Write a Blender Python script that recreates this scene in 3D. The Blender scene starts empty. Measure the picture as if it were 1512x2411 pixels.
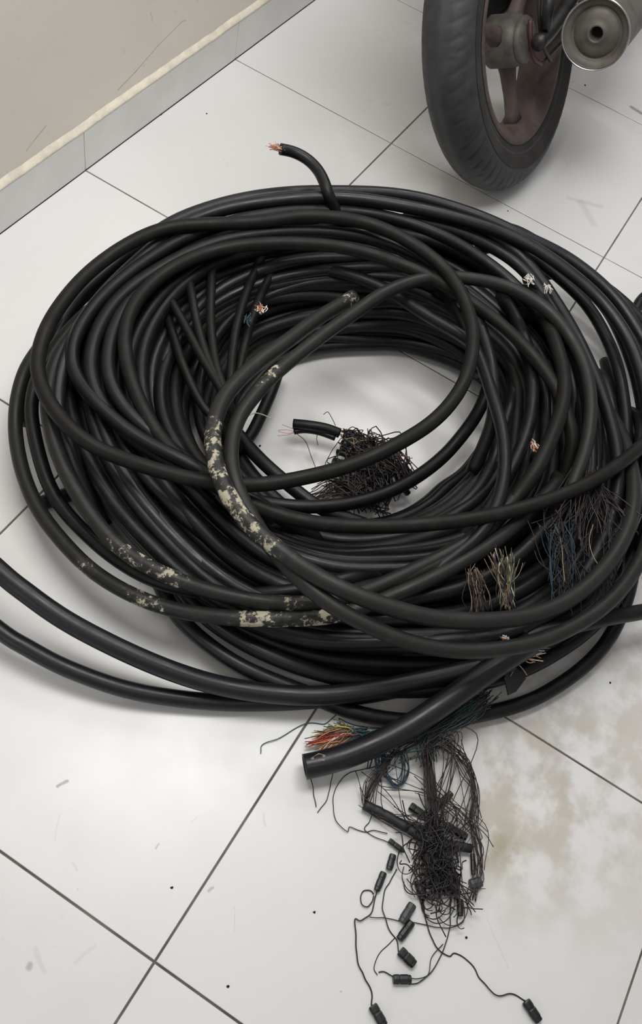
import bpy, bmesh, math, random
from mathutils import Vector, Matrix, noise

# ------------------------------------------------------------------ camera
CAM_POS = [2.52412, 1.24795, 1.37641]
CAM_ROT = [[-0.504691, 0.844416, 0.179577], [-0.67927, -0.516799, 0.521067], [0.532803, 0.140997, 0.834411]]
CAM_LENS = 31.7715
WALL_Y = 0.1281
C = bpy.context.scene.collection
scn = bpy.context.scene
cam_data = bpy.data.cameras.new('camera')
cam = bpy.data.objects.new('camera', cam_data)
C.objects.link(cam)
r0, r1, r2 = CAM_ROT
cam.matrix_world = Matrix(((r0[0], r1[0], r2[0], CAM_POS[0]),
                           (r0[1], r1[1], r2[1], CAM_POS[1]),
                           (r0[2], r1[2], r2[2], CAM_POS[2]), (0, 0, 0, 1)))
cam_data.sensor_fit = 'VERTICAL'
cam_data.sensor_height = 36
cam_data.sensor_width = 36
cam_data.lens = CAM_LENS
cam_data.clip_start = 0.02
scn.camera = cam

# ------------------------------------------------------------------ light
world = bpy.data.worlds.new('world')
scn.world = world
world.use_nodes = True
bg = world.node_tree.nodes['Background']
bg.inputs[0].default_value = (0.985, 0.985, 1.0, 1)
bg.inputs[1].default_value = 0.31
scn.view_settings.view_transform = 'Standard'
scn.view_settings.look = 'None'
scn.view_settings.exposure = -0.06
scn.view_settings.gamma = 1.0
scn.view_settings.use_curve_mapping = False


def area(name, loc, target, sx, sy, power, col):
    l = bpy.data.lights.new(name, 'AREA')
    l.shape = 'RECTANGLE'
    l.size, l.size_y = sx, sy
    l.energy = power
    l.color = col
    o = bpy.data.objects.new(name, l)
    C.objects.link(o)
    o.location = loc
    o.rotation_euler = (Vector(target) - Vector(loc)).to_track_quat('-Z', 'Y').to_euler()
    return o


area('ceiling_panel', (1.5, 0.75, 2.2), (1.35, 0.6, 0), 1.4, 0.7, 32, (1.0, 0.995, 0.985))
area('fill_light_back', (-0.3, 0.55, 2.3), (0.3, 0.45, 0), 1.2, 0.3, 20, (1.0, 0.99, 0.98))  # unseen light added to brighten the back floor and skirting
area('fill_light_front', (2.9, 1.5, 2.4), (2.2, 1.2, 0), 1.2, 0.4, 4, (1.0, 0.94, 0.86))  # weak unseen light added to lift the shadowed floor before the heap
area('doorway_daylight', (4.0, 0.4, 1.1), (2.3, 0.7, 0.1), 0.8, 1.2, 4.5, (0.80, 0.91, 1.0))

random.seed(7)
PI = math.pi


# ------------------------------------------------------------------ helpers
def link(name, me, mat=None, parent=None):
    o = bpy.data.objects.new(name, me)
    C.objects.link(o)
    if mat and me is not None and not me.materials:
        me.materials.append(mat)
    if parent:
        o.parent = parent
    return o


def empty(name, loc=(0, 0, 0)):
    o = bpy.data.objects.new(name, None)
    C.objects.link(o)
    o.location = loc
    o.empty_display_size = 0.05
    return o


def tag(o, label=None, cat=None, group=None, kind=None):
    if label: o['label'] = label
    if cat: o['category'] = cat
    if group: o['group'] = group
    if kind: o['kind'] = kind
    return o


def finish(me, smooth=True):
    for p in me.polygons:
        p.use_smooth = smooth
    me.update()
    return me


class MB:
    """collects shapes into one mesh"""
    def __init__(s):
        s.v, s.f = [], []

    def add(s, vs, fs):
        n = len(s.v)
        s.v += [tuple(v) for v in vs]
        s.f += [tuple(i + n for i in f) for f in fs]
        return s

    def mesh(s, name, smooth=True):
        me = bpy.data.meshes.new(name)
        me.from_pydata(s.v, [], s.f)
        return finish(me, smooth)

    def build(s, name, mat, parent=None, smooth=True):
        return link(name, s.mesh(name, smooth), mat, parent)

    def box(s, c, d, M=None):
        x, y, z = [k / 2 for k in d]
        vs = [Vector((c[0] + a * x, c[1] + b * y, c[2] + e * z)) for a in (-1, 1) for b in (-1, 1) for e in (-1, 1)]
        if M: vs = [M @ v for v in vs]
        return s.add(vs, [(0, 1, 3, 2), (4, 6, 7, 5), (0, 4, 5, 1), (2, 3, 7, 6), (0, 2, 6, 4), (1, 5, 7, 3)])

    def tube(s, pts, r, n=8, closed=False, caps=True, hollow=0):
        """pts list of Vector; r number or list"""
        m = len(pts)
        rr = r if isinstance(r, (list, tuple)) else [r] * m
        T = []
        for i in range(m):
            a = pts[(i - 1) % m] if closed or i else pts[0]
            b = pts[(i + 1) % m] if closed or i < m - 1 else pts[-1]
            d = (b - a)
            T.append(d.normalized() if d.length > 1e-9 else Vector((1, 0, 0)))
        u = T[0].orthogonal().normalized()
        fr = []
        for i in range(m):
            u = (u - T[i] * u.dot(T[i]))
            u = u.normalized() if u.length > 1e-6 else T[i].orthogonal().normalized()
            fr.append((u.copy(), T[i].cross(u)))
        vs, fs = [], []
        for i in range(m):
            a, b = fr[i]
            for k in range(n):
                t = 2 * PI * k / n
                vs.append(pts[i] + (a * math.cos(t) + b * math.sin(t)) * rr[i])
        if closed:  # twist alignment
            a, b = fr[-1]
            best = min(range(n), key=lambda q: (vs[q] - vs[(m - 1) * n]).length)
        for i in range(m - 1):
            for k in range(n):
                k2 = (k + 1) % n
                fs.append((i * n + k, i * n + k2, (i + 1) * n + k2, (i + 1) * n + k))
        if closed:
            for k in range(n):
                k2 = (k + 1) % n
                fs.append(((m - 1) * n + k, (m - 1) * n + k2, (k2 + best) % n, (k + best) % n))
        elif hollow:
            for e, sgn in ((0, 1), (m - 1, -1)):
                a, b = fr[e]
                st = len(vs)
                for rad, dep in ((hollow, 0), (hollow * .97, rr[e] * 1.6)):
                    for k in range(n):
                        t = 2 * PI * k / n
                        vs.append(pts[e] + T[e] * sgn * dep + (a * math.cos(t) + b * math.sin(t)) * rad)
                for k in range(n):
                    k2 = (k + 1) % n
                    fs.append((e * n + k, st + k, st + k2, e * n + k2))
                    fs.append((st + k, st + n + k, st + n + k2, st + k2))
                fs.append(tuple(range(st + n, st + 2 * n)))
        elif caps:
            fs.append(tuple(range(n - 1, -1, -1)))
            fs.append(tuple((m - 1) * n + k for k in range(n)))
        return s.add(vs, fs)

    def lathe(s, prof, n=48, M=None, close=False):
        """prof [(r, y)] revolved about the local Y axis"""
        m = len(prof)
        vs = []
        for k in range(n):
            t = 2 * PI * k / n
            for r, y in prof:
                v = Vector((r * math.cos(t), y, r * math.sin(t)))
                vs.append(M @ v if M else v)
        fs = []
        for k in range(n):
            k2 = (k + 1) % n
            for i in range(m if close else m - 1):
                j = (i + 1) % m
                fs.append((k * m + i, k2 * m + i, k2 * m + j, k * m + j))
        return s.add(vs, fs)


def spline(pts, per=6, closed=False):
    """centripetal-ish Catmull-Rom through points"""
    P = [Vector(p) for p in pts]
    n = len(P)
    out = []
    rng = range(n) if closed else range(n - 1)
    for i in rng:
        if closed:
            p0, p1, p2, p3 = P[(i - 1) % n], P[i], P[(i + 1) % n], P[(i + 2) % n]
        else:
            p1, p2 = P[i], P[i + 1]
            p0 = P[i - 1] if i else p1 * 2 - p2
            p3 = P[i + 2] if i < n - 2 else p2 * 2 - p1
        for k in range(per):
            t = k / per
            out.append(0.5 * ((2 * p1) + (p2 - p0) * t + (2 * p0 - 5 * p1 + 4 * p2 - p3) * t * t + (3 * p1 - p0 - 3 * p2 + p3) * t * t * t))
    if not closed:
        out.append(P[-1])
    return out


def relax(pts, it=3, closed=False):
    for _ in range(it):
        q = [p.copy() for p in pts]
        n = len(pts)
        for i in range(n):
            if closed or 0 < i < n - 1:
                pts[i] = q[i] * .5 + (q[(i - 1) % n] + q[(i + 1) % n]) * .25
    return pts


# ------------------------------------------------------------------ materials
def new_mat(name):
    m = bpy.data.materials.new(name)
    m.use_nodes = True
    nt = m.node_tree
    return m, nt, nt.nodes['Principled BSDF']


def nd(nt, typ, **kw):
    n = nt.nodes.new(typ)
    for k, v in kw.items():
        setattr(n, k, v)
    return n


def mathn(nt, op, a, b=None, c=None, clamp=False):
    n = nd(nt, 'ShaderNodeMath', operation=op, use_clamp=clamp)
    for i, v in enumerate((a, b, c)):
        if v is None: continue
        if isinstance(v, (int, float)): n.inputs[i].default_value = v
        else: nt.links.new(v, n.inputs[i])
    return n.outputs[0]


def mixc(nt, fac, a, b, mode='MIX'):
    n = nd(nt, 'ShaderNodeMix', data_type='RGBA', blend_type=mode)
    for i, v in ((0, fac), (6, a), (7, b)):
        if isinstance(v, (int, float)): n.inputs[i].default_value = v
        elif isinstance(v, tuple): n.inputs[i].default_value = v if len(v) == 4 else v + (1,)
        else: nt.links.new(v, n.inputs[i])
    return n.outputs[2]


def noise_n(nt, scale, detail=4, rough=.55, vec=None):
    n = nd(nt, 'ShaderNodeTexNoise')
    n.inputs['Scale'].default_value = scale
    n.inputs['Detail'].default_value = detail
    n.inputs['Roughness'].default_value = rough
    if vec is not None: nt.links.new(vec, n.inputs['Vector'])
    return n.outputs[0]


def ramp(nt, v, a, b, smooth=True):
    n = nd(nt, 'ShaderNodeMapRange', interpolation_type='SMOOTHSTEP' if smooth else 'LINEAR')
    nt.links.new(v, n.inputs[0])
    n.inputs[1].default_value, n.inputs[2].default_value = a, b
    return n.outputs[0]


def bump(nt, bsdf, h, strength, dist=.002):
    b = nd(nt, 'ShaderNodeBump')
    b.inputs['Strength'].default_value = strength
    b.inputs['Distance'].default_value = dist
    nt.links.new(h, b.inputs['Height'])
    nt.links.new(b.outputs[0], bsdf.inputs['Normal'])


def wpos(nt):
    return nd(nt, 'ShaderNodeNewGeometry').outputs['Position']


def plain(name, col, rough=.6, metal=0, vary=.25, scale=40, spec=.5):
    m, nt, b = new_mat(name)
    p = wpos(nt)
    nz = noise_n(nt, scale, 5, .6, p)
    dark = tuple(c * (1 - vary) for c in col)
    lite = tuple(min(1, c * (1 + vary)) for c in col)
    nt.links.new(mixc(nt, ramp(nt, nz, .3, .7), dark, lite), b.inputs['Base Color'])
    b.inputs['Roughness'].default_value = rough
    b.inputs['Metallic'].default_value = metal
    b.inputs['Specular IOR Level'].default_value = spec
    bump(nt, b, noise_n(nt, scale * 4, 3, .6, p), .15, .001)
    return m


def seg_mask(nt, pos, ax, ay, bx, by, width):
    """1 near the floor segment a-b, falling off over its width"""
    sub = nd(nt, 'ShaderNodeVectorMath', operation='SUBTRACT')
    nt.links.new(pos, sub.inputs[0]); sub.inputs[1].default_value = (ax, ay, 0)
    ab = Vector((bx - ax, by - ay, 0))
    dot = nd(nt, 'ShaderNodeVectorMath', operation='DOT_PRODUCT')
    nt.links.new(sub.outputs[0], dot.inputs[0]); dot.inputs[1].default_value = ab / max(ab.length_squared, 1e-9)
    t = mathn(nt, 'ADD', dot.outputs['Value'], 0, clamp=True)
    sc = nd(nt, 'ShaderNodeVectorMath', operation='SCALE'); sc.inputs[0].default_value = ab
    nt.links.new(t, sc.inputs['Scale'])
    ds = nd(nt, 'ShaderNodeVectorMath', operation='DISTANCE')
    nt.links.new(sub.outputs[0], ds.inputs[0]); nt.links.new(sc.outputs[0], ds.inputs[1])
    return mathn(nt, 'SUBTRACT', 1, ramp(nt, ds.outputs['Value'], width * .25, width))


PATHS = {
    'loop_a': (0.0125, 1, [[1.315,0.6407,0.235],[1.2564,0.6969,0.245],[1.1967,0.785,0.245],[1.178,0.8785,0.245],[1.193,0.9716,0.24],[1.241,1.0408,0.235],[1.3084,1.0901,0.23],[1.3943,1.1185,0.225],[1.4908,1.1187,0.22],[1.585,1.0879,0.21],[1.67,1.0398,0.2],[1.7401,0.9857,0.195],[1.7965,0.926,0.19],[1.8373,0.8496,0.185],[1.8636,0.7634,0.18],[1.8776,0.6838,0.18],[1.8642,0.6065,0.185],[1.8296,0.546,0.19],[1.7833,0.5099,0.2],[1.7131,0.4837,0.205],[1.6191,0.4708,0.21],[1.5167,0.4833,0.22],[1.4349,0.516,0.225],[1.3753,0.5774,0.23]]),
    'loop_b': (0.0125, 0, [[0.8386,1.1915,0.11],[0.8642,1.2914,0.115],[0.9341,1.3858,0.125],[1.0415,1.452,0.14],[1.1655,1.4666,0.155],[1.2854,1.4429,0.17],[1.4139,1.3985,0.185],[1.5147,1.341,0.185],[1.5961,1.2743,0.18],[1.6743,1.1942,0.175],[1.7253,1.1271,0.17],[1.7684,1.0571,0.165],[1.7957,0.9782,0.16],[1.8057,0.8875,0.155],[1.7975,0.7902,0.155],[1.7641,0.7059,0.165],[1.7122,0.6319,0.18],[1.6537,0.583,0.19],[1.579,0.5626,0.2],[1.4864,0.5726,0.21],[1.3925,0.6278,0.22],[1.3092,0.7142,0.225],[1.2517,0.8024,0.225],[1.2141,0.9052,0.22],[1.2034,1.0132,0.215],[1.2098,1.1322,0.2],[1.2479,1.2343,0.19],[1.315,1.3107,0.18]]),
    'loop_c': (0.0125, 0, [[1.3241,0.5204,0.15],[1.3879,0.4857,0.15],[1.4775,0.4633,0.15],[1.5825,0.4526,0.14],[1.676,0.4564,0.13],[1.7482,0.4642,0.12],[1.7899,0.4696,0.1],[1.8422,0.4969,0.085],[1.8949,0.5409,0.075],[1.9397,0.5964,0.07],[1.9739,0.66,0.07],[1.9992,0.7298,0.075],[2.0128,0.7991,0.08],[2.0128,0.8766,0.09],[1.9977,0.9452,0.1],[1.9757,1.0073,0.115],[1.9458,1.0641,0.125],[1.908,1.117,0.13],[1.8732,1.1571,0.135],[1.8276,1.192,0.14],[1.7664,1.2341,0.15],[1.693,1.2739,0.155],[1.5808,1.3175,0.155],[1.4486,1.3451,0.15]]),
    'loop_d': (0.012, 0, [[1.3929,0.5486,0.15],[1.4542,0.5142,0.15],[1.5579,0.4957,0.15],[1.6647,0.4904,0.15],[1.7448,0.4954,0.14],[1.7933,0.5054,0.125],[1.833,0.5247,0.11],[1.867,0.5558,0.1],[1.9155,0.6149,0.09],[1.9479,0.6759,0.085],[1.9686,0.7477,0.085],[1.9788,0.8224,0.09],[1.9751,0.8889,0.095],[1.9536,0.9539,0.1],[1.9136,1.0151,0.1],[1.8645,1.0784,0.11],[1.8014,1.1348,0.12]]),
    'loop_e': (0.0125, 0, [[1.3772,0.5555,0.17],[1.4716,0.5259,0.175],[1.5776,0.511,0.175],[1.6718,0.5109,0.17],[1.7517,0.5211,0.165],[1.8121,0.5494,0.16],[1.8613,0.5871,0.155],[1.91,0.6494,0.145],[1.9582,0.7458,0.135],[1.9774,0.8255,0.13],[1.9754,0.8879,0.13],[1.9631,0.9502,0.13],[1.9405,1.0132,0.13],[1.9155,1.0665,0.135],[1.8819,1.1146,0.14],[1.8264,1.1666,0.145],[1.7545,1.2121,0.15],[1.6643,1.2599,0.155],[1.5629,1.2911,0.16],[1.4522,1.3042,0.17]]),
    'loop_f': (0.013, 0, [[1.88,0.6415,0.14],[1.836,0.5847,0.15],[1.7617,0.5382,0.165],[1.6653,0.5105,0.175],[1.5582,0.5009,0.185],[1.4589,0.5063,0.195],[1.3647,0.5201,0.2],[1.2854,0.567,0.21],[1.2041,0.6494,0.225],[1.1308,0.732,0.23],[1.0761,0.8292,0.23],[1.0192,0.9392,0.225],[0.9831,1.0339,0.215],[0.9695,1.1418,0.2],[0.9791,1.2519,0.18],[1.0252,1.3339,0.165],[1.1011,1.399,0.155],[1.1898,1.4463,0.15],[1.2911,1.4782,0.14],[1.4007,1.494,0.135]]),
    'loop_g': (0.013, 0, [[1.7942,0.5376,0.07],[1.7697,0.5015,0.1],[1.7077,0.4667,0.12],[1.6226,0.4514,0.14],[1.5336,0.4531,0.155],[1.4503,0.467,0.17],[1.3436,0.4919,0.18],[1.2171,0.5643,0.19],[1.0952,0.6707,0.19],[0.9886,0.7966,0.185],[0.9338,0.9142,0.18],[0.9045,1.0273,0.17],[0.8783,1.145,0.155],[0.8901,1.2579,0.14],[0.9386,1.3556,0.12],[1.021,1.4381,0.11],[1.127,1.498,0.1],[1.2578,1.5291,0.09],[1.4026,1.5407,0.08]]),
    'loop_h': (0.0125, 0, [[0.9909,0.9644,0.2],[0.9855,1.0451,0.19],[1.0126,1.125,0.18],[1.0644,1.2088,0.17],[1.1361,1.2868,0.165],[1.2168,1.3613,0.16],[1.3126,1.4217,0.155],[1.4195,1.4554,0.15],[1.5273,1.4619,0.145]]),
    'loop_i': (0.0125, 0, [[1.2504,1.0753,0.17],[1.2497,0.9769,0.17],[1.2377,0.8788,0.165],[1.2523,0.7895,0.16]]),
    'loop_j': (0.012, 0, [[1.1801,0.9969,0.175],[1.2529,1.0793,0.175],[1.3319,1.151,0.18],[1.4066,1.2117,0.18],[1.4866,1.2566,0.18],[1.5639,1.2774,0.175],[1.6357,1.2763,0.16],[1.7181,1.2485,0.15]]),
    'loop_k': (0.0135, 0, [[1.1259,1.1829,0.19],[1.2116,1.2434,0.2],[1.2859,1.2792,0.2],[1.3756,1.2965,0.2],[1.4679,1.3043,0.195],[1.5316,1.2974,0.16],[1.6216,1.2796,0.155],[1.7033,1.249,0.15],[1.7718,1.2071,0.145],[1.8243,1.1589,0.14]]),
    'loop_l': (0.0125, 0, [[1.0486,1.1398,0.17],[1.1225,1.2233,0.18],[1.2052,1.2953,0.185],[1.299,1.346,0.18],[1.3914,1.3675,0.17],[1.4936,1.3723,0.15],[1.6061,1.3512,0.14],[1.7031,1.3037,0.13],[1.7767,1.2329,0.12]]),
    'loop_m': (0.0125, 0, [[1.1013,1.0996,0.16],[1.186,1.1776,0.165],[1.2888,1.2314,0.165],[1.3999,1.2623,0.165],[1.507,1.2695,0.15]]),
    'loop_n': (0.0125, 0, [[1.9642,1.1849,0.02],[1.9548,1.2318,0.018],[1.9356,1.2846,0.018],[1.9054,1.3398,0.018],[1.8678,1.3921,0.018],[1.8094,1.452,0.018],[1.7364,1.5074,0.02],[1.6566,1.5458,0.025],[1.5668,1.5669,0.03],[1.4744,1.5642,0.035],[1.3822,1.5459,0.04]]),
    'loop_o': (0.0125, 0, [[1.9032,1.2738,0.05],[1.855,1.3431,0.05],[1.8,1.4034,0.05],[1.7295,1.4592,0.05],[1.6458,1.5051,0.05],[1.5553,1.5358,0.05],[1.4636,1.5482,0.05],[1.3588,1.5412,0.05]]),
    'loop_p': (0.0135, 0, [[1.249,2.0073,0.013],[1.256,1.8773,0.014],[1.312,1.7757,0.03],[1.381,1.7052,0.05],[1.4599,1.642,0.07],[1.5349,1.5838,0.09],[1.5911,1.5327,0.1],[1.6419,1.4884,0.1],[1.6879,1.4438,0.1]]),
    'loop_q': (0.013, 0, [[1.9323,0.6214,0.012],[1.8997,0.6398,0.012],[1.8458,0.6697,0.012],[1.7722,0.7056,0.012]]),
    'loop_r': (0.0125, 0, [[1.9539,0.8745,0.06],[1.9828,0.9292,0.05],[1.9955,0.9958,0.045],[1.9944,1.0683,0.04],[1.9815,1.1328,0.035],[1.9664,1.1882,0.03]]),
    'loop_s': (0.0125, 0, [[1.9499,0.9039,0.08],[1.9699,0.9673,0.075],[1.9707,1.0333,0.065],[1.961,1.1077,0.06],[1.9368,1.1822,0.05],[1.9009,1.2447,0.035],[1.8628,1.2991,0.025],[1.815,1.3489,0.02]]),
    'loop_t': (0.0125, 0, [[0.67,1.739,0.013],[0.5734,1.5959,0.014],[0.565,1.4845,0.03],[0.5968,1.4191,0.045],[0.6706,1.3581,0.06],[0.7442,1.3242,0.06],[0.8263,1.3321,0.05],[0.9059,1.3763,0.04],[0.9594,1.4462,0.03]]),
    'loop_u': (0.0125, 0, [[1.2522,1.1446,0.1],[1.3289,1.1609,0.09],[1.4319,1.1546,0.08],[1.5134,1.1313,0.07],[1.588,1.0967,0.065],[1.6514,1.0453,0.06],[1.7013,0.9871,0.06],[1.7356,0.9208,0.06]]),
    'loop_v': (0.0115, 0, [[1.4385,0.7877,0.05],[1.4985,0.8071,0.045],[1.5547,0.82,0.04],[1.6016,0.8282,0.03],[1.6443,0.8283,0.03]]),
    'loop_w': (0.013, 0, [[1.6195,0.7906,0.05],[1.6492,0.875,0.05],[1.6624,0.9569,0.045],[1.6679,1.0229,0.045],[1.6513,1.1005,0.05]]),
    'loop_x': (0.0125, 0, [[1.7991,0.8411,0.16],[1.8104,0.732,0.16],[1.7961,0.6314,0.165],[1.7632,0.5574,0.17],[1.7008,0.5211,0.18],[1.6119,0.5101,0.19],[1.5086,0.5194,0.2],[1.4025,0.5463,0.205],[1.2878,0.6076,0.21],[1.185,0.6897,0.21],[1.1103,0.7945,0.21],[1.0708,0.9128,0.205],[1.0574,1.0192,0.19],[1.0791,1.1199,0.18],[1.1332,1.2135,0.17],[1.2018,1.2832,0.16]]),
    'loop_y': (0.0125, 0, [[1.7835,0.9407,0.14],[1.8054,0.8301,0.145],[1.8125,0.7167,0.155],[1.7844,0.6248,0.165],[1.7208,0.5637,0.18],[1.6286,0.5367,0.19],[1.525,0.5455,0.2],[1.4118,0.5855,0.21],[1.3083,0.6585,0.215],[1.218,0.7568,0.215],[1.1701,0.8562,0.21],[1.1574,0.958,0.2],[1.1887,1.043,0.19],[1.2654,1.12,0.18],[1.351,1.1771,0.17]]),
    'loop_z': (0.0125, 0, [[1.793,0.8799,0.145],[1.7893,0.7676,0.15],[1.7738,0.6659,0.165],[1.7229,0.598,0.175],[1.6375,0.5571,0.185],[1.5453,0.5515,0.19],[1.447,0.5732,0.2],[1.3372,0.6309,0.205]]),
    'loop_za': (0.0125, 0, [[1.8413,0.5139,0.05],[1.8111,0.4895,0.06],[1.7642,0.467,0.08],[1.6852,0.4482,0.11],[1.5907,0.4443,0.13],[1.4879,0.4517,0.15],[1.3837,0.4722,0.16],[1.2878,0.514,0.165],[1.2002,0.5765,0.17]]),
    'loop_ra': (0.0125, 0, [[1.1511,0.741,0.2],[1.0809,0.8309,0.2],[1.0352,0.9164,0.2],[1.0079,1.0059,0.19],[1.0109,1.0822,0.18],[1.0393,1.1504,0.17],[1.0852,1.2219,0.16],[1.1336,1.2865,0.15]]),
    'loop_rb': (0.0125, 0, [[1.1511,0.7831,0.19],[1.0826,0.8844,0.19],[1.0597,0.9732,0.185],[1.0597,1.063,0.18],[1.0848,1.1506,0.17],[1.134,1.2324,0.16],[1.2126,1.3058,0.15],[1.303,1.3554,0.14]]),
    'loop_rc': (0.0125, 0, [[0.9885,0.8595,0.18],[0.9528,0.9456,0.175],[0.9378,1.0391,0.165],[0.9283,1.1296,0.145],[0.9466,1.2244,0.13],[0.9999,1.3013,0.12],[1.0865,1.365,0.115],[1.1881,1.4169,0.11],[1.3097,1.4523,0.11],[1.4171,1.467,0.1]]),
    'loop_rd': (0.0125, 0, [[0.882,1.0505,0.14],[0.8822,1.1582,0.13],[0.9077,1.2544,0.12],[0.9648,1.3288,0.11],[1.0462,1.3946,0.1],[1.1424,1.4457,0.1],[1.266,1.4872,0.09],[1.3829,1.5077,0.08],[1.4933,1.5107,0.07]]),
    'loop_re': (0.012, 0, [[0.9904,1.3206,0.06],[1.0602,1.3518,0.08],[1.1457,1.4001,0.1],[1.2051,1.4649,0.1],[1.2641,1.526,0.08],[1.3466,1.5669,0.06]]),
    'loop_rf': (0.0125, 0, [[1.1783,1.4368,0.13],[1.2869,1.4672,0.125],[1.3972,1.4836,0.12],[1.5015,1.4831,0.115],[1.5969,1.4656,0.11],[1.6777,1.4293,0.105],[1.7462,1.3749,0.1],[1.8069,1.3023,0.1]]),
    'loop_rg': (0.0125, 0, [[1.0683,1.4802,0.08],[1.1987,1.5202,0.07],[1.3234,1.5367,0.06],[1.4423,1.5379,0.055],[1.5442,1.5231,0.05],[1.6437,1.4878,0.05],[1.7319,1.4361,0.05],[1.804,1.3752,0.045],[1.8578,1.3145,0.045]]),
    'loop_rh': (0.0125, 0, [[1.0918,1.3393,0.1],[1.2019,1.4041,0.1],[1.3226,1.4451,0.09],[1.4366,1.456,0.085],[1.5363,1.4468,0.08],[1.6397,1.4155,0.08],[1.72,1.3704,0.08]]),
    'loop_ri': (0.0125, 0, [[0.8046,1.0011,0.1],[0.7989,1.1107,0.09],[0.813,1.217,0.08],[0.8655,1.315,0.07],[0.944,1.3944,0.06],[1.0471,1.4648,0.06]]),
    'copper_end': (0.0112, 0, [[1.1564,0.5724,0.27],[1.1399,0.5924,0.265],[1.133,0.6206,0.26],[1.1386,0.6505,0.255],[1.1549,0.6779,0.25],[1.1707,0.7002,0.24],[1.1609,0.727,0.2]]),
    'mud_a': (0.0135, 0, [[1.3242,0.8544,0.19],[1.4111,0.8366,0.2],[1.5151,0.8256,0.215],[1.6055,0.8132,0.22],[1.6911,0.8141,0.23],[1.7534,0.8315,0.235],[1.8019,0.8623,0.235],[1.8444,0.9093,0.235],[1.8731,0.9644,0.235],[1.8859,1.0245,0.23],[1.8885,1.0901,0.225],[1.8769,1.1688,0.22],[1.8501,1.2445,0.21],[1.8065,1.3208,0.2],[1.7499,1.3869,0.19],[1.6786,1.4409,0.185],[1.5972,1.4719,0.18],[1.5043,1.4864,0.175],[1.4154,1.481,0.17],[1.3228,1.4538,0.155],[1.2211,1.4094,0.125],[1.137,1.3566,0.09]]),
    'mud_b': (0.0125, 0, [[1.4507,1.3727,0.165],[1.359,1.361,0.18],[1.2557,1.3254,0.195],[1.1695,1.26,0.205],[1.1249,1.1733,0.215],[1.1272,1.0823,0.22],[1.17,0.9951,0.22],[1.2268,0.9367,0.215],[1.3007,0.9022,0.215],[1.3749,0.8844,0.215],[1.4718,0.8685,0.22],[1.5619,0.8539,0.22],[1.6468,0.8486,0.22],[1.7163,0.8528,0.22],[1.7755,0.8786,0.22],[1.8232,0.9208,0.22],[1.8602,0.98,0.215],[1.8885,1.0445,0.21],[1.902,1.1134,0.205],[1.9014,1.1804,0.2],[1.8855,1.2474,0.19],[1.8547,1.3149,0.18],[1.8123,1.377,0.175],[1.7471,1.4388,0.17],[1.6672,1.4873,0.165],[1.5736,1.5196,0.16],[1.4584,1.5314,0.15],[1.3421,1.5173,0.14]]),
    'sweep_a': (0.0158, 0, [[2.0397,0.4265,0.14],[2.0862,0.5674,0.125],[2.1056,0.6959,0.11],[2.1084,0.7457,0.105],[2.1053,0.8132,0.09],[2.091,0.9042,0.075],[2.0714,0.9846,0.06],[2.0478,1.0475,0.05],[2.0136,1.1199,0.045],[1.9726,1.1889,0.045],[1.926,1.2471,0.05],[1.8734,1.3022,0.06],[1.8232,1.352,0.07],[1.7846,1.3927,0.08],[1.7522,1.427,0.085]]),
    'sweep_b': (0.0135, 0, [[2.1351,0.5057,0.09],[2.1574,0.6226,0.075],[2.1629,0.7379,0.055],[2.1597,0.7829,0.05],[2.1503,0.8463,0.04],[2.1264,0.9309,0.03],[2.0932,1.0022,0.02],[2.0533,1.0706,0.016],[2.0084,1.137,0.016],[1.9666,1.1912,0.016],[1.9178,1.2506,0.018],[1.8614,1.3079,0.02]]),
    'thick': (0.0192, 0, [[2.0708,1.2329,0.03],[2.0511,1.2538,0.034],[2.0217,1.2809,0.04],[1.9755,1.3135,0.05],[1.9234,1.3434,0.062],[1.8727,1.3671,0.075],[1.8167,1.3903,0.085],[1.7713,1.412,0.095],[1.7141,1.4393,0.1]]),
    'stub_a': (0.0095, 0, [[1.539,0.8803,0.045],[1.5276,0.9053,0.05],[1.5132,0.9343,0.05],[1.5027,0.9621,0.045]]),
    'stub_b': (0.0055, 0, [[1.5467,0.8888,0.035],[1.5339,0.9021,0.038],[1.5218,0.9275,0.04],[1.5143,0.9606,0.04]]),
    'stub_c': (0.0065, 0, [[1.4841,1.0188,0.06],[1.4949,1.027,0.045],[1.5102,1.0376,0.03]]),
    'strand_0': (0.0085, 0, [[1.4665,0.4744,0.165],[1.5131,0.5616,0.16],[1.5504,0.6312,0.15],[1.5923,0.7075,0.14],[1.6303,0.7842,0.13]]),
    'strand_1': (0.0085, 0, [[1.4157,0.5048,0.17],[1.4583,0.5739,0.17],[1.5345,0.6498,0.15],[1.5874,0.7133,0.14],[1.6287,0.7787,0.13]]),
    'strand_2': (0.0085, 0, [[1.352,0.5572,0.175],[1.4131,0.5997,0.17],[1.5008,0.6572,0.15],[1.5802,0.722,0.14],[1.6238,0.7772,0.13]]),
    'strand_3': (0.0085, 0, [[1.2362,0.6405,0.165],[1.322,0.6516,0.16],[1.4238,0.6809,0.15],[1.5342,0.7303,0.14],[1.62,0.7818,0.13]]),
    'strand_4': (0.0085, 0, [[1.2037,0.6764,0.16],[1.2916,0.6781,0.15],[1.3961,0.6977,0.14],[1.5126,0.7422,0.13],[1.5895,0.7761,0.12]]),
    'strand_5': (0.0085, 0, [[1.5083,0.5545,0.13],[1.578,0.6335,0.13],[1.6208,0.6925,0.12],[1.6576,0.7555,0.11],[1.663,0.7962,0.1]]),
}
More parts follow.
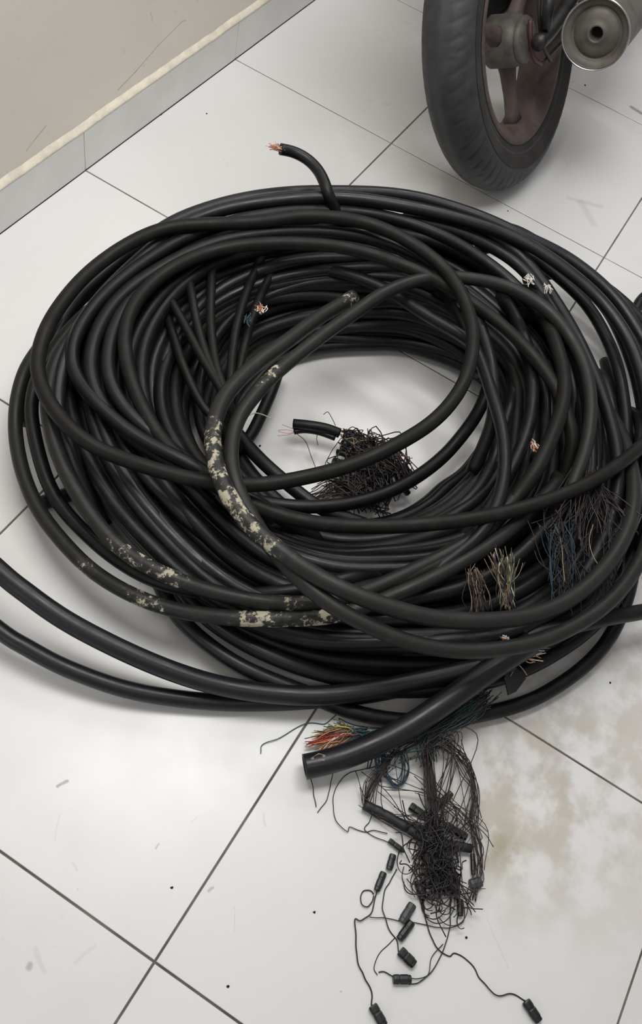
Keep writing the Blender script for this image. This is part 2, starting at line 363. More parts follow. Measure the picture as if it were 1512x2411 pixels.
WIRES = {
    'w1': (0.0007, 'dark', [[1.9862,1.336,0.004],[2.0004,1.3244,0.004],[2.0323,1.2958,0.004],[2.0574,1.291,0.004],[2.0808,1.2963,0.004],[2.1034,1.3156,0.004],[2.1075,1.3375,0.004],[2.0996,1.3383,0.004],[2.0937,1.3597,0.004],[2.0842,1.3709,0.004],[2.0765,1.3906,0.004]]),
    'w2': (0.0007, 'dark', [[2.063,1.3576,0.004],[2.0769,1.3593,0.004],[2.0901,1.3584,0.004],[2.0909,1.3798,0.004],[2.0862,1.4004,0.004]]),
    'w3': (0.001, 'dark', [[2.1558,1.4165,0.004],[2.1666,1.4188,0.004],[2.1846,1.4245,0.004],[2.2031,1.4163,0.004],[2.2058,1.4078,0.004],[2.223,1.419,0.004],[2.2512,1.4372,0.004],[2.2612,1.4533,0.004],[2.2733,1.4725,0.004],[2.288,1.4821,0.004]]),
    'w3b': (0.0009, 'dark', [[2.1626,1.4144,0.004],[2.1608,1.4076,0.004],[2.1661,1.4004,0.004],[2.1753,1.3998,0.004],[2.1833,1.4065,0.004],[2.1819,1.4151,0.004],[2.1735,1.4176,0.004],[2.1641,1.4153,0.004]]),
    'w4': (0.0007, 'dark', [[2.1925,1.4246,0.004],[2.1787,1.4506,0.004],[2.1604,1.4923,0.004],[2.1454,1.5267,0.004],[2.128,1.5438,0.004],[2.1142,1.5442,0.004],[2.0977,1.5326,0.004]]),
    'w5': (0.0009, 'dark', [[2.1127,1.4273,0.004],[2.1335,1.4276,0.004],[2.1507,1.4267,0.004],[2.1742,1.4367,0.004],[2.192,1.4579,0.004],[2.1982,1.474,0.004],[2.2096,1.4836,0.004]]),
    'w6': (0.001, 'dark', [[2.1279,1.4798,0.004],[2.1349,1.4848,0.004],[2.155,1.5009,0.004],[2.1746,1.5272,0.004],[2.1753,1.5479,0.004],[2.1673,1.5545,0.004],[2.1657,1.5789,0.004],[2.1773,1.6011,0.004],[2.1824,1.6304,0.004],[2.1696,1.6493,0.004],[2.1672,1.6674,0.004],[2.1686,1.6721,0.004]]),
    'w7': (0.0009, 'dark', [[2.0956,1.5142,0.004],[2.1129,1.5206,0.004],[2.1383,1.5317,0.004],[2.166,1.537,0.004],[2.189,1.5373,0.004],[2.2119,1.5329,0.004],[2.2287,1.525,0.004],[2.2377,1.5145,0.004]]),
    'w8': (0.0007, 'dark', [[2.1653,1.5338,0.004],[2.1901,1.5273,0.004],[2.2126,1.5319,0.004],[2.2243,1.522,0.004],[2.23,1.5118,0.004]]),
    'w9': (0.0007, 'dark', [[2.1962,1.47,0.004],[2.2237,1.461,0.004],[2.2455,1.4626,0.004],[2.2516,1.4708,0.004]]),
    'w9b': (0.0009, 'dark', [[2.2479,1.4708,0.004],[2.2431,1.4786,0.004],[2.2413,1.4915,0.004]]),
    'w10': (0.0007, 'dark', [[2.0689,1.2492,0.004],[2.0866,1.2645,0.004],[2.1025,1.2795,0.004]]),
    'w11': (0.0007, 'dark', [[2.0393,1.2734,0.004],[2.0808,1.2871,0.004],[2.1086,1.2861,0.004]]),
    'w12': (0.0007, 'dark', [[1.9587,1.2325,0.004],[1.9833,1.2238,0.004],[2.003,1.1973,0.004],[2.0437,1.1765,0.004],[2.0677,1.1602,0.004],[2.0809,1.1656,0.004]]),
    'w13': (0.0007, 'dark', [[1.9624,1.2395,0.004],[1.9733,1.2506,0.004],[1.9847,1.262,0.004]]),
    'w14': (0.0007, 'dark', [[1.9624,1.2395,0.004],[1.9597,1.2619,0.004],[1.9482,1.2874,0.004],[1.9382,1.3058,0.004]]),
    'w15': (0.0007, 'dark', [[1.9704,1.2401,0.004],[1.9647,1.2608,0.004],[1.9504,1.2966,0.004]]),
    'w16': (0.0011, 'white', [[1.6489,0.8092,0.1],[1.6254,0.8206,0.1],[1.6048,0.828,0.1],[1.5976,0.8415,0.1],[1.595,0.8598,0.1]]),
    'w17': (0.0006, 'copper', [[1.5467,0.8888,0.035],[1.5519,0.876,0.035],[1.5628,0.8639,0.035]]),
    'w18': (0.0006, 'copper', [[1.5469,0.8893,0.033],[1.5567,0.8802,0.033],[1.5634,0.8655,0.033]]),
    'w19': (0.0006, 'copper', [[1.5496,0.8891,0.033],[1.5605,0.8817,0.033],[1.5727,0.8696,0.033]]),
    'w20': (0.0006, 'copper', [[1.5427,0.8844,0.035],[1.5447,0.8724,0.035],[1.5474,0.8627,0.035]]),
    'w21': (0.0007, 'dark', [[1.5368,0.8931,0.02],[1.5419,0.9152,0.02],[1.5646,0.9414,0.02],[1.5834,0.9639,0.02]]),
    'w22': (0.0007, 'dark', [[1.488,0.9165,0.05],[1.4776,0.9198,0.05],[1.4855,0.9339,0.05],[1.4961,0.9477,0.05]]),
    'w23': (0.0007, 'dark', [[1.5184,0.9247,0.03],[1.5317,0.9317,0.03],[1.5412,0.9402,0.03]]),
    'w24': (0.0008, 'tan', [[1.5313,1.3773,0.17],[1.56,1.4004,0.17],[1.5962,1.4185,0.17],[1.6241,1.433,0.17]]),
    'w25': (0.0008, 'tan', [[1.4895,1.4326,0.17],[1.5217,1.4379,0.17],[1.5459,1.4529,0.17],[1.5613,1.4723,0.17]]),
    'w26': (0.0007, 'dark', [[1.5021,0.9719,0.05],[1.4886,0.9857,0.05],[1.4837,1.0044,0.05],[1.492,1.0128,0.05],[1.5024,1.0029,0.05],[1.4972,0.9906,0.05]]),
    'w27': (0.0009, 'tan', [[1.5065,0.9632,0.05],[1.5217,0.9832,0.05],[1.531,0.9978,0.05],[1.5452,1.0152,0.05]]),
    'w28': (0.0008, 'tan', [[1.5057,0.9721,0.05],[1.5032,0.9893,0.05],[1.4913,1.0012,0.05]]),
    'w29': (0.0007, 'red', [[1.4831,1.0711,0.05],[1.4857,1.0864,0.05],[1.4763,1.0953,0.05],[1.4684,1.1022,0.05]]),
}
CONNECTORS = [
    ([2.0018, 1.4376, 0.006], [1.9671, 1.4478, 0.006], 0.0118),
    ([2.0159, 1.4613, 0.006], [2.0143, 1.4981, 0.006], 0.0130),
    ([2.0843, 1.3974, 0.006], [2.0862, 1.4236, 0.006], 0.0083),
    ([2.099, 1.4127, 0.006], [2.1215, 1.4175, 0.006], 0.0108),
    ([2.1288, 1.4127, 0.006], [2.1567, 1.4157, 0.006], 0.0106),
    ([2.1439, 1.4702, 0.006], [2.1738, 1.4674, 0.006], 0.0136),
    ([2.1657, 1.4802, 0.006], [2.1959, 1.475, 0.006], 0.0122),
    ([2.2078, 1.4827, 0.006], [2.213, 1.5092, 0.006], 0.0144),
    ([2.2451, 1.4916, 0.006], [2.2317, 1.5135, 0.006], 0.0130),
    ([2.2884, 1.4817, 0.006], [2.301, 1.5077, 0.006], 0.0134),
    ([2.168, 1.6683, 0.006], [2.1808, 1.6956, 0.006], 0.0138),
    ([2.0732, 1.5324, 0.006], [2.0596, 1.5448, 0.006], 0.0164),
    ([2.0992, 1.5276, 0.006], [2.1197, 1.5383, 0.006], 0.0100),
    ([2.1108, 1.4616, 0.006], [2.1295, 1.48, 0.006], 0.0132),
    ([2.0868, 1.488, 0.006], [2.1016, 1.5042, 0.006], 0.0095),
    ([2.0769, 1.5079, 0.006], [2.0967, 1.5206, 0.006], 0.0126),
    ([2.0305, 1.5163, 0.006], [2.0573, 1.5306, 0.006], 0.0077),
    ([2.0212, 1.4012, 0.006], [2.0223, 1.4261, 0.006], 0.0131),
]
COIL_CENTRE = [1.4217, 0.9942]
COIL_PROFILE = [[0.211,0.256,0.432,0.477,0.183],[0.193,0.255,0.431,0.476,0.192],[0.174,0.261,0.42,0.465,0.196],[0.17,0.267,0.411,0.456,0.2],[0.175,0.296,0.43,0.475,0.2],[0.185,0.332,0.455,0.5,0.2],[0.205,0.403,0.489,0.534,0.2],[0.21,0.448,0.534,0.579,0.193],[0.221,0.462,0.576,0.606,0.176],[0.24,0.443,0.573,0.573,0.161],[0.237,0.407,0.559,0.559,0.15],[0.235,0.372,0.544,0.544,0.14],[0.237,0.375,0.544,0.545,0.133],[0.219,0.355,0.529,0.547,0.13],[0.2,0.32,0.502,0.535,0.13],[0.186,0.287,0.51,0.546,0.127],[0.173,0.263,0.521,0.566,0.124],[0.161,0.243,0.532,0.577,0.12],[0.176,0.231,0.508,0.553,0.133],[0.19,0.222,0.482,0.527,0.143],[0.217,0.218,0.459,0.504,0.148],[0.247,0.233,0.442,0.487,0.155],[0.259,0.248,0.43,0.475,0.161],[0.235,0.259,0.426,0.471,0.171]]
ANCHOR = {
    'b0': [1.8157, 1.4187, 0.05],
    'b1': [1.8677, 1.4023, 0.045],
    'b2': [1.9185, 1.3742, 0.03],
    'b3': [1.9685, 1.3399, 0.025],
    't1': [1.9494, 1.3894, 0.02],
    't2': [1.9865, 1.4151, 0.016],
    't3': [2.0333, 1.4463, 0.012],
    't4': [2.0722, 1.4756, 0.01],
    'l1': [1.984, 1.3381, 0.02],
    'l2': [2.0217, 1.3329, 0.016],
    'l3': [2.0543, 1.339, 0.01],
    'r1': [1.9096, 1.4121, 0.02],
    'r2': [1.9235, 1.4556, 0.015],
    'r3': [1.9473, 1.4781, 0.012],
    'r4': [1.9885, 1.4909, 0.01],
    'r5': [2.0201, 1.5225, 0.01],
    'r6': [2.0488, 1.539, 0.008],
    'r7': [2.0912, 1.5439, 0.008],
    'core': [2.0663, 1.4632, 0.012],
    'low': [2.1059, 1.4991, 0.008],
    'blue1': [1.9769, 1.3251, 0.025],
    'blue2': [1.9608, 1.3512, 0.025],
    'blue3': [1.9791, 1.371, 0.012],
    'blue4': [2.0067, 1.3715, 0.008],
    'blue5': [2.0014, 1.3426, 0.01],
    'tuft0': [1.9641, 1.2857, 0.02],
    'tuft1': [1.9795, 1.262, 0.018],
    'tuft2': [2.0267, 1.2228, 0.012],
    'tuft3': [2.0106, 1.2225, 0.012],
    'tuft4': [1.9903, 1.2341, 0.012],
    'tuft5': [2.0251, 1.243, 0.012],
    'sh0': [2.0613, 1.3394, 0.009],
    'sh1': [2.0567, 1.3694, 0.009],
    'sh2': [2.0548, 1.4129, 0.011],
    'sh3': [2.0524, 1.4487, 0.012],
    'sh4': [2.0264, 1.5106, 0.01],
    'fray0': [1.6618, 1.3174, 0.178],
    'fray1': [1.6466, 1.3418, 0.178],
    'fray2': [1.7086, 1.3709, 0.15],
    'fray3': [1.6942, 1.3008, 0.165],
    'fray4': [1.7364, 1.3434, 0.14],
    'fan0': [1.3828, 1.3877, 0.165],
    'fan1': [1.5278, 1.3838, 0.165],
    'fan2': [1.46, 1.4639, 0.155],
    'fan3': [1.6218, 1.4498, 0.14],
    'fan4': [1.5776, 1.4887, 0.13],
    'cu0': [1.7474, 1.4287, 0.085],
    'cu1': [1.7138, 1.4573, 0.08],
    'cu2': [1.7559, 1.4385, 0.08],
    'hole0': [1.5076, 1.013, 0.04],
    'hole1': [1.5041, 1.1053, 0.035],
    'hole2': [1.5899, 1.0803, 0.03],
    'hole3': [1.6432, 0.9974, 0.01],
    'hole4': [1.5848, 1.0158, 0.02],
    'hole5': [1.495, 0.9718, 0.045],
    'tip0': [1.1578, 0.573, 0.272],
    'tip1': [1.165, 0.5624, 0.275],
    'e1': [1.0486, 1.101, 0.2],
    'e2': [1.0486, 1.1411, 0.2],
    'e3': [1.4422, 0.7251, 0.17],
    'e4': [1.4721, 0.7201, 0.165],
    'e5': [1.7431, 1.397, 0.12],
    'e6': [1.3876, 1.272, 0.16],
    'tape': [1.7759, 1.4106, 0.088],
    'tape2': [1.7711, 1.4455, 0.07],
    'tape3': [1.7498, 1.4199, 0.09],
    'd0': [1.9075, 1.5505, 0.0],
    'd1': [1.5282, 0.9493, 0.0],
    'd2': [0.8145, 1.2347, 0.0],
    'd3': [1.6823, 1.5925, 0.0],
    'd4': [1.9979, 1.5532, 0.0],
    'm1': [1.8936, 1.1404, 0.125],
    'm2': [1.9576, 1.057, 0.12],
    'm3': [2.0177, 0.8884, 0.09],
    'm4': [1.9754, 0.832, 0.13],
    'm5': [1.9729, 0.9099, 0.13],
    'm6': [1.9006, 1.0891, 0.13],
    'm7': [2.0194, 0.7838, 0.08],
    'n1': [1.8585, 0.9336, 0.24],
    'n2': [1.8748, 0.9672, 0.24],
    'n3': [1.8805, 0.9897, 0.24],
    'n4': [1.8892, 1.0236, 0.24],
    'n5': [1.7947, 0.8513, 0.24],
    'n6': [1.8278, 0.8859, 0.24],
    'n7': [1.6157, 0.8361, 0.225],
    'n8': [1.3334, 0.8546, 0.195],
}
CRUMBS = [[0.9204, 0.13], [0.839, 0.2051], [2.3721, 1.3008], [1.6345, 1.6048], [2.1393, 1.5599], [1.5907, 0.8463], [-0.0467, 0.8932], [0.6191, 0.9424], [2.3112, 1.1646], [2.2297, 1.3532]]
MARKS = [[2.293,0.9484,2.278,0.9554,0.004,0.7],[2.3534,0.9943,2.323,0.9769,0.003,0.25],[2.2252,1.1404,2.2153,1.1433,0.003,0.3],[2.2848,1.1181,2.2784,1.1194,0.002,0.5],[2.3185,1.2761,2.2881,1.2579,0.002,0.3],[2.1594,1.2207,2.172,1.2349,0.006,0.3],[2.2906,1.2155,2.2828,1.2174,0.003,0.5],[2.4957,1.0698,2.4907,1.0684,0.006,0.5],[2.4739,1.0619,2.4896,1.0892,0.009,0.22],[2.4583,1.1159,2.4302,1.1252,0.008,0.2],[2.3623,1.0328,2.368,1.0447,0.005,0.25],[2.1007,1.5787,2.146,1.6348,0.003,0.2],[0.8124,1.1569,0.8215,1.2266,0.01,0.2],[0.4627,1.048,0.4276,1.131,0.02,0.3],[0.4535,1.0806,0.506,1.1371,0.03,0.25],[-0.0525,1.0425,-0.045,1.0746,0.012,0.8],[0.999,1.3228,0.4599,1.1193,0.0,0.0]]
CRUMB_LABELS = ["tiny dark crumb of dirt on the back tile close to the skirting","dark dirt crumb on the back tile right of the one by the skirting","tiny black crumb on the tile at the front left below the crossing joint","dark crumb on the tile at the right below the outermost front loop","small curled dark crumb on the tile right of the dangling splice sleeves","tiny dark crumb on the floor inside the coil's hole at its left","small dark crumb on the tile below the muffler","dark crumb on the tile joint beside the tyre","tiny crumb on the front left tile beside the long tile joint","tiny crumb on the front tile left of the thin wire loop"]
SCRATCH = [[1.0692, 0.1291, 1.0059, 0.1445, 0.6], [1.0059, 0.1445, 0.9259, 0.1697, 0.5], [0.9259, 0.1697, 0.8419, 0.1876, 0.4], [1.364, 0.1346, 1.3332, 0.1479, 0.4], [1.3332, 0.1479, 1.3024, 0.1593, 0.5], [0.9558, 0.2567, 0.9474, 0.2347, 0.3], [0.8422, 0.1907, 0.8221, 0.1866, 0.35]]


def floor_mat():
    m, nt, b = new_mat('glazed white floor tile')
    geo = nd(nt, 'ShaderNodeNewGeometry')
    pos = geo.outputs['Position']
    wob = nd(nt, 'ShaderNodeVectorMath', operation='MULTIPLY_ADD')
    nzc = nd(nt, 'ShaderNodeTexNoise'); nzc.inputs['Scale'].default_value = 40
    nt.links.new(pos, nzc.inputs['Vector'])
    nt.links.new(nzc.outputs['Color'], wob.inputs[0]); wob.inputs[1].default_value = (.008, .008, 0)
    nt.links.new(pos, wob.inputs[2])
    oi = nd(nt, 'ShaderNodeObjectInfo')
    base = mixc(nt, oi.outputs['Random'], (.70, .695, .68), (.74, .735, .725))
    cloud = ramp(nt, noise_n(nt, 1.7, 4, .6, pos), .45, .75)
    base = mixc(nt, mathn(nt, 'MULTIPLY', cloud, .25), base, (.58, .55, .50))
    # brown dirt patches; the wide ones also paint in the front right's warm shade
    for (cx, cy, R, k, col) in [(DIRT_AND_SHADE[0][0], DIRT_AND_SHADE[0][1], .26, .55, (.40, .34, .25)), (DIRT_AND_SHADE[1][0], DIRT_AND_SHADE[1][1], .10, .5, (.33, .28, .17)),
                                (DIRT_AND_SHADE[2][0], DIRT_AND_SHADE[2][1], .12, .4, (.42, .36, .27)), (DIRT_AND_SHADE[3][0], DIRT_AND_SHADE[3][1], .55, .6, (.46, .41, .34)),
                                (DIRT_AND_SHADE[4][0], DIRT_AND_SHADE[4][1], .06, .6, (.30, .27, .14))]:
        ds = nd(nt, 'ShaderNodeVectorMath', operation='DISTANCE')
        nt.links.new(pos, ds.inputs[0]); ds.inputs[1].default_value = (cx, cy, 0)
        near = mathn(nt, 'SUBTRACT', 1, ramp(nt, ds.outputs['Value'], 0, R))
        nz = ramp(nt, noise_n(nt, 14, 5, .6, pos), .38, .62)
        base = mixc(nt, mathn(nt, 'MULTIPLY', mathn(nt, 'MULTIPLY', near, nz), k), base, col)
    for ax, ay, bx, by, w, s in MARKS:
        if s:
            base = mixc(nt, mathn(nt, 'MULTIPLY', seg_mask(nt, wob.outputs[0], ax, ay, bx, by, w * (.9 if s > .4 else .5)), s * (.8 if s > .4 else .5)), base, (.12, .11, .10))
    # fine grit
    vo = nd(nt, 'ShaderNodeTexVoronoi'); vo.inputs['Scale'].default_value = 22
    nt.links.new(pos, vo.inputs['Vector'])
    sp = mathn(nt, 'LESS_THAN', vo.outputs['Distance'], .035)
    gate = mathn(nt, 'GREATER_THAN', noise_n(nt, 9, 2, .5, pos), .56)
    base = mixc(nt, mathn(nt, 'MULTIPLY', mathn(nt, 'MULTIPLY', sp, gate), .35), base, (.2, .19, .17))
    nt.links.new(base, b.inputs['Base Color'])
    rr = nd(nt, 'ShaderNodeMapRange')
    nt.links.new(noise_n(nt, 5, 4, .6, pos), rr.inputs[0])
    rr.inputs[1].default_value, rr.inputs[2].default_value = .3, .7
    rr.inputs[3].default_value, rr.inputs[4].default_value = .24, .40
    nt.links.new(rr.outputs[0], b.inputs['Roughness'])
    bump(nt, b, noise_n(nt, 12, 2, .5, pos), .05, .002)
    return m


def cable_mat(name, base=(.0085, .0085, .009), rough=.42, dust=.35, mud=False, spec=.3):
    m, nt, b = new_mat(name)
    pos = wpos(nt)
    oi = nd(nt, 'ShaderNodeObjectInfo')
    col = mixc(nt, oi.outputs['Random'], base, tuple(c * 1.6 for c in base))
    nz = ramp(nt, noise_n(nt, 30, 6, .65, pos), .48, .8)
    col = mixc(nt, mathn(nt, 'MULTIPLY', nz, dust), col, (.03, .028, .024))
    # small pale scuffs
    sc = ramp(nt, noise_n(nt, 95, 5, .7, pos), .70, .76)
    g = ramp(nt, noise_n(nt, 11, 3, .6, pos), .52, .66)
    col = mixc(nt, mathn(nt, 'MULTIPLY', mathn(nt, 'MULTIPLY', sc, g), .45), col, (.12, .12, .11))
    rgh = nd(nt, 'ShaderNodeMapRange')
    nt.links.new(noise_n(nt, 24, 4, .6, pos), rgh.inputs[0])
    rgh.inputs[1].default_value, rgh.inputs[2].default_value = .3, .7
    rgh.inputs[3].default_value, rgh.inputs[4].default_value = rough - .07, rough + .12
    rv = rgh.outputs[0]
    if mud:
        at = nd(nt, 'ShaderNodeAttribute', attribute_name='mud')
        thr = mathn(nt, 'ADD', noise_n(nt, 60, 6, .7, pos), mathn(nt, 'MULTIPLY', at.outputs['Fac'], .26))
        mk = ramp(nt, thr, .74, .80)
        mk2 = ramp(nt, thr, .6, .85)
        col = mixc(nt, mathn(nt, 'MULTIPLY', mk2, .25), col, (.16, .15, .12))
        col = mixc(nt, mk, col, mixc(nt, noise_n(nt, 120, 3, .6, pos), (.30, .27, .19), (.52, .48, .37)))
        rv = mathn(nt, 'ADD', rv, mathn(nt, 'MULTIPLY', mk, .45), clamp=True)
    nt.links.new(col, b.inputs['Base Color'])
    nt.links.new(rv, b.inputs['Roughness'])
    b.inputs['Specular IOR Level'].default_value = spec
    bump(nt, b, noise_n(nt, 70, 4, .6, pos), .18, .0012)
    return m


def wire_mat(name, col, rough=.5, metal=0):
    return plain(name, col, rough, metal, .3, 300)


DIRT_AND_SHADE = [ANCHOR['d0'], ANCHOR['d1'], ANCHOR['d2'], ANCHOR['d3'], ANCHOR['d4']]
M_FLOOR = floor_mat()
M_GROUT = plain('dirty grey grout', (.13, .12, .105), .9, 0, .45, 9)
M_CABLE = cable_mat('black cable sheath', (.0045, .0045, .005))
M_CABLE_NEW = cable_mat('smooth black cable sheath', (.006, .0065, .008), .36, .15, spec=.42)
M_MUD = cable_mat('mud stained black sheath', (.010, .010, .0095), .45, .6, True)
M_OLD = cable_mat('weathered dull sheath', (.0065, .0063, .0057), .5, .5, spec=.22)
M_WIRE = wire_mat('dark wire insulation', (.012, .010, .010), .45)
M_WIREB = wire_mat('brown violet wire insulation', (.045, .026, .024), .5)
M_BLUE = wire_mat('blue wire insulation', (.014, .032, .055), .5)
M_TEAL = wire_mat('teal wire insulation', (.02, .06, .07), .5)
M_COPPER = wire_mat('bare copper strand', (.62, .33, .22), .4, .7)
M_WHITE = wire_mat('white wire insulation', (.62, .58, .52), .5)
M_TAN = wire_mat('tan wire insulation', (.22, .165, .10), .5)
M_RED = wire_mat('red wire insulation', (.35, .05, .04), .5)
M_ORANGE = wire_mat('orange wire insulation', (.55, .20, .08), .5)
M_YELLOW = wire_mat('yellow wire insulation', (.55, .43, .14), .5)
M_GREEN = wire_mat('olive wire insulation', (.12, .13, .05), .5)
M_CONN = plain('black splice sleeve', (.006, .006, .006), .4, 0, .3, 200)
M_CONN2 = plain('dark green splice sleeve', (.012, .022, .014), .4, 0, .3, 200)
M_CONN3 = plain('charcoal splice sleeve', (.04, .04, .042), .45, 0, .3, 200)
M_TAPE = plain('black insulating tape', (.012, .012, .013), .55, 0, .3, 60)
WM = dict(dark=M_WIRE, white=M_WHITE, copper=M_COPPER, tan=M_TAN, red=M_RED)


# ------------------------------------------------------------------ floor
GX0, GX1, GY1 = -4, 9, 8
GAP = .0034
floor = MB()
floor.box(((GX0 + GX1) * .3, (WALL_Y + GY1 * .6) / 2 - .05, -.052), ((GX1 - GX0) * .6, GY1 * .6 - WALL_Y + .1, .1))
fl = floor.build('floor', M_GROUT, None, False)
tag(fl, kind='structure')


def tile_mesh(sx, sy, name='tile'):
    bm = bmesh.new()
    bmesh.ops.create_cube(bm, size=1)
    bmesh.ops.scale(bm, vec=(sx - GAP, sy - GAP, .012), verts=bm.verts)
    bmesh.ops.translate(bm, vec=(0, 0, -.006), verts=bm.verts)
    e = [e for e in bm.edges if all(v.co.z > -.001 for v in e.verts)]
    bmesh.ops.bevel(bm, geom=e, offset=.0008, segments=1, affect='EDGES')
    me = bpy.data.meshes.new(name)
    bm.to_mesh(me); bm.free()
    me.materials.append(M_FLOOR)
    return me


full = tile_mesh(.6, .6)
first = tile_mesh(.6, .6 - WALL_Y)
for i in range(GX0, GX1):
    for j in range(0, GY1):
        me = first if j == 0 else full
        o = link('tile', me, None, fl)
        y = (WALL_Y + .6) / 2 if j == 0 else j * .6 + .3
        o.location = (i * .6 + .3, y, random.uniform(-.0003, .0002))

# ------------------------------------------------------------------ wall
WX0, WX1 = GX0 * .6, GX1 * .6
SK = .098


def wall_mat():
    m, nt, b = new_mat('beige wall paint')
    pos = wpos(nt)
    col = mixc(nt, ramp(nt, noise_n(nt, 3, 5, .6, pos), .3, .7), (.75, .70, .62), (.80, .75, .67))
    col = mixc(nt, mathn(nt, 'MULTIPLY', ramp(nt, noise_n(nt, 26, 4, .6, pos), .62, .78), .35), col, (.42, .38, .32))
    # hairline scratches (x, z) kept as they lie on the wall
    sw = nd(nt, 'ShaderNodeSeparateXYZ'); nt.links.new(pos, sw.inputs[0])
    cb = nd(nt, 'ShaderNodeCombineXYZ'); nt.links.new(sw.outputs[0], cb.inputs[0]); nt.links.new(sw.outputs[2], cb.inputs[1])
    for a in SCRATCH:
        col = mixc(nt, mathn(nt, 'MULTIPLY', seg_mask(nt, cb.outputs[0], *a[:4], .0024), a[4]), col, (.30, .25, .19))
    nt.links.new(col, b.inputs['Base Color'])
    b.inputs['Roughness'].default_value = .75
    bump(nt, b, noise_n(nt, 35, 5, .6, pos), .25, .002)
    return m


M_WALL = wall_mat()
M_LIP = plain('cream filler paint', (.76, .69, .57), .8, 0, .12, 30)
M_SKIRT = plain('grey skirting tile', (.74, .73, .70), .35, 0, .06, 6)
wl = MB().box(((WX0 + WX1) / 2, WALL_Y - .06, 1.35), (WX1 - WX0, .10, 2.7)).build('wall_left', M_WALL, None, False)
tag(wl, kind='structure')
# uneven filler bead where the paint meets the skirting
lip = MB()
n = 260
vs, fs = [], []
for i in range(n + 1):
    x = -1.2 + (4.2) * i / n
    a = noise.noise(Vector((x * 6, 1, 0))) * .004 + noise.noise(Vector((x * 25, 4, 0))) * .002
    top = SK + .011 + a * 1.4
    bot = SK - .0015 + min(0, a) * .9
    y0 = WALL_Y - .0102
    prof = [(y0, top + .003), (y0 + .005, top - .002), (y0 + .010 + a * .3, (top + bot) / 2), (y0 + .0115, bot + .002), (y0 + .0095, bot), (y0, bot)]
    vs += [(x, p[0], p[1]) for p in prof]
m = 6
for i in range(n):
    for k in range(m - 1):
        fs.append((i * m + k, (i + 1) * m + k, (i + 1) * m + k + 1, i * m + k + 1))
lip.add(vs, fs)
tag(lip.build('trim_1', M_LIP), kind='structure')
bb = MB().box(((WX0 + WX1) / 2, WALL_Y - .0075, SK / 2), (WX1 - WX0, .005, SK)).build('baseboard_left', M_GROUT, None, False)
tag(bb, kind='structure')
bm = bmesh.new()
bmesh.ops.create_cube(bm, size=1)
bmesh.ops.scale(bm, vec=(.6 - .002, .006, SK - .001), verts=bm.verts)
bmesh.ops.bevel(bm, geom=[e for e in bm.edges], offset=.0008, segments=1, affect='EDGES')
skm = bpy.data.meshes.new('tile'); bm.to_mesh(skm); bm.free(); skm.materials.append(M_SKIRT)
for i in range(GX0, GX1):
    o = link('tile', skm, None, bb)
    o.location = (i * .6 + .3, WALL_Y - .0025 + random.uniform(-.0003, .0003), SK / 2 + .0005)

# ------------------------------------------------------------------ cable coil
coil = empty('cable_coil', (COIL_CENTRE[0], COIL_CENTRE[1], 0))
tag(coil, 'big tangled heap of black cable wound in many loops on the white tiled floor', 'cable coil')


def child(mb, name, mat, parent, smooth=True):
    o = mb.build(name, mat, None, smooth)
    o.parent = parent
    o.matrix_parent_inverse = Matrix.Translation(-parent.location)
    return o


def profile(theta):
    n = len(COIL_PROFILE)
    f = ((theta + PI) / (2 * PI) * n) % n
    i = int(f); t = f - i
    t = t * t * (3 - 2 * t)
    a, b = COIL_PROFILE[i % n], COIL_PROFILE[(i + 1) % n]
    return [a[k] * (1 - t) + b[k] * t for k in range(5)]


def section(theta, v, depth=0.0):
    """point on the heap's cross-section: v 0 inner foot .. 1 outer foot, depth = distance under the surface"""
    rb, ri, ro, rf, h = profile(theta)
    h -= .03
    ri = max(ri, rb + .02)
    ro = max(ro, ri + .06)
    P = [(rb + .012, .013), (ri, h), (ro, h), (max(rf, ro) - .005, .013)]
    L = [math.dist(P[i], P[i + 1]) for i in range(3)]
    T = sum(L)
    s = max(0, min(.9999, v)) * T
    for i in range(3):
        if s <= L[i] or i == 2:
            t = s / L[i]
            x = P[i][0] + (P[i + 1][0] - P[i][0]) * t
            z = P[i][1] + (P[i + 1][1] - P[i][1]) * t
            break
        s -= L[i]
    cx = (P[0][0] + P[3][0]) / 2; cz = h * .42
    d = math.hypot(cx - x, cz - z)
    if depth and d > 1e-4:
        k = min(depth / d, .9)
        x += (cx - x) * k; z += (cz - z) * k
    return x, max(z, .0125)


rnd = random.Random(11)


def proc_loop(v0, depth, r, amp, seed):
    g = random.Random(seed)
    p1, p2, p3 = [g.uniform(0, 2 * PI) for _ in range(3)]
    a1, a2, a3 = g.uniform(.4, 1) * amp, g.uniform(.2, .7) * amp, g.uniform(.1, .3) * amp
    rise = g.uniform(0, .012)
    pts = []
    N = 110
    for i in range(N):
        th = 2 * PI * i / N
        v = v0 + a1 * math.sin(th + p1) + a2 * math.sin(2 * th + p2) + a3 * math.sin(3 * th + p3)
        v = .5 + (abs(v - .5) if v > .5 else -abs(v - .5))
        v = min(.985, max(.015, v))
        rr, z = section(th, v, depth)
        z += rise * (0.5 + .5 * math.sin(2 * th + p3)) * (z / .15)
        pts.append(Vector((COIL_CENTRE[0] + rr * math.cos(th), COIL_CENTRE[1] + rr * math.sin(th), max(z, r))))
    relax(pts, 5, True)
    return MB().tube(pts, r, 10, True)


k = 0
LAYERS = [(27, .010, .045, .0122), (20, .034, .06, .0122), (12, .06, .08, .012)]
for (cnt, dep, amp, r) in LAYERS:
    for i in range(cnt):
        v0 = (i + .5) / cnt
        mat = M_CABLE if rnd.random() < .6 else (M_OLD if v0 < .35 else M_CABLE_NEW)
        o = child(proc_loop(v0, dep, rnd.choice([r, r, r * 1.08, r * .92]), amp, 100 + k), 'cable_loop', mat, coil)
        k += 1


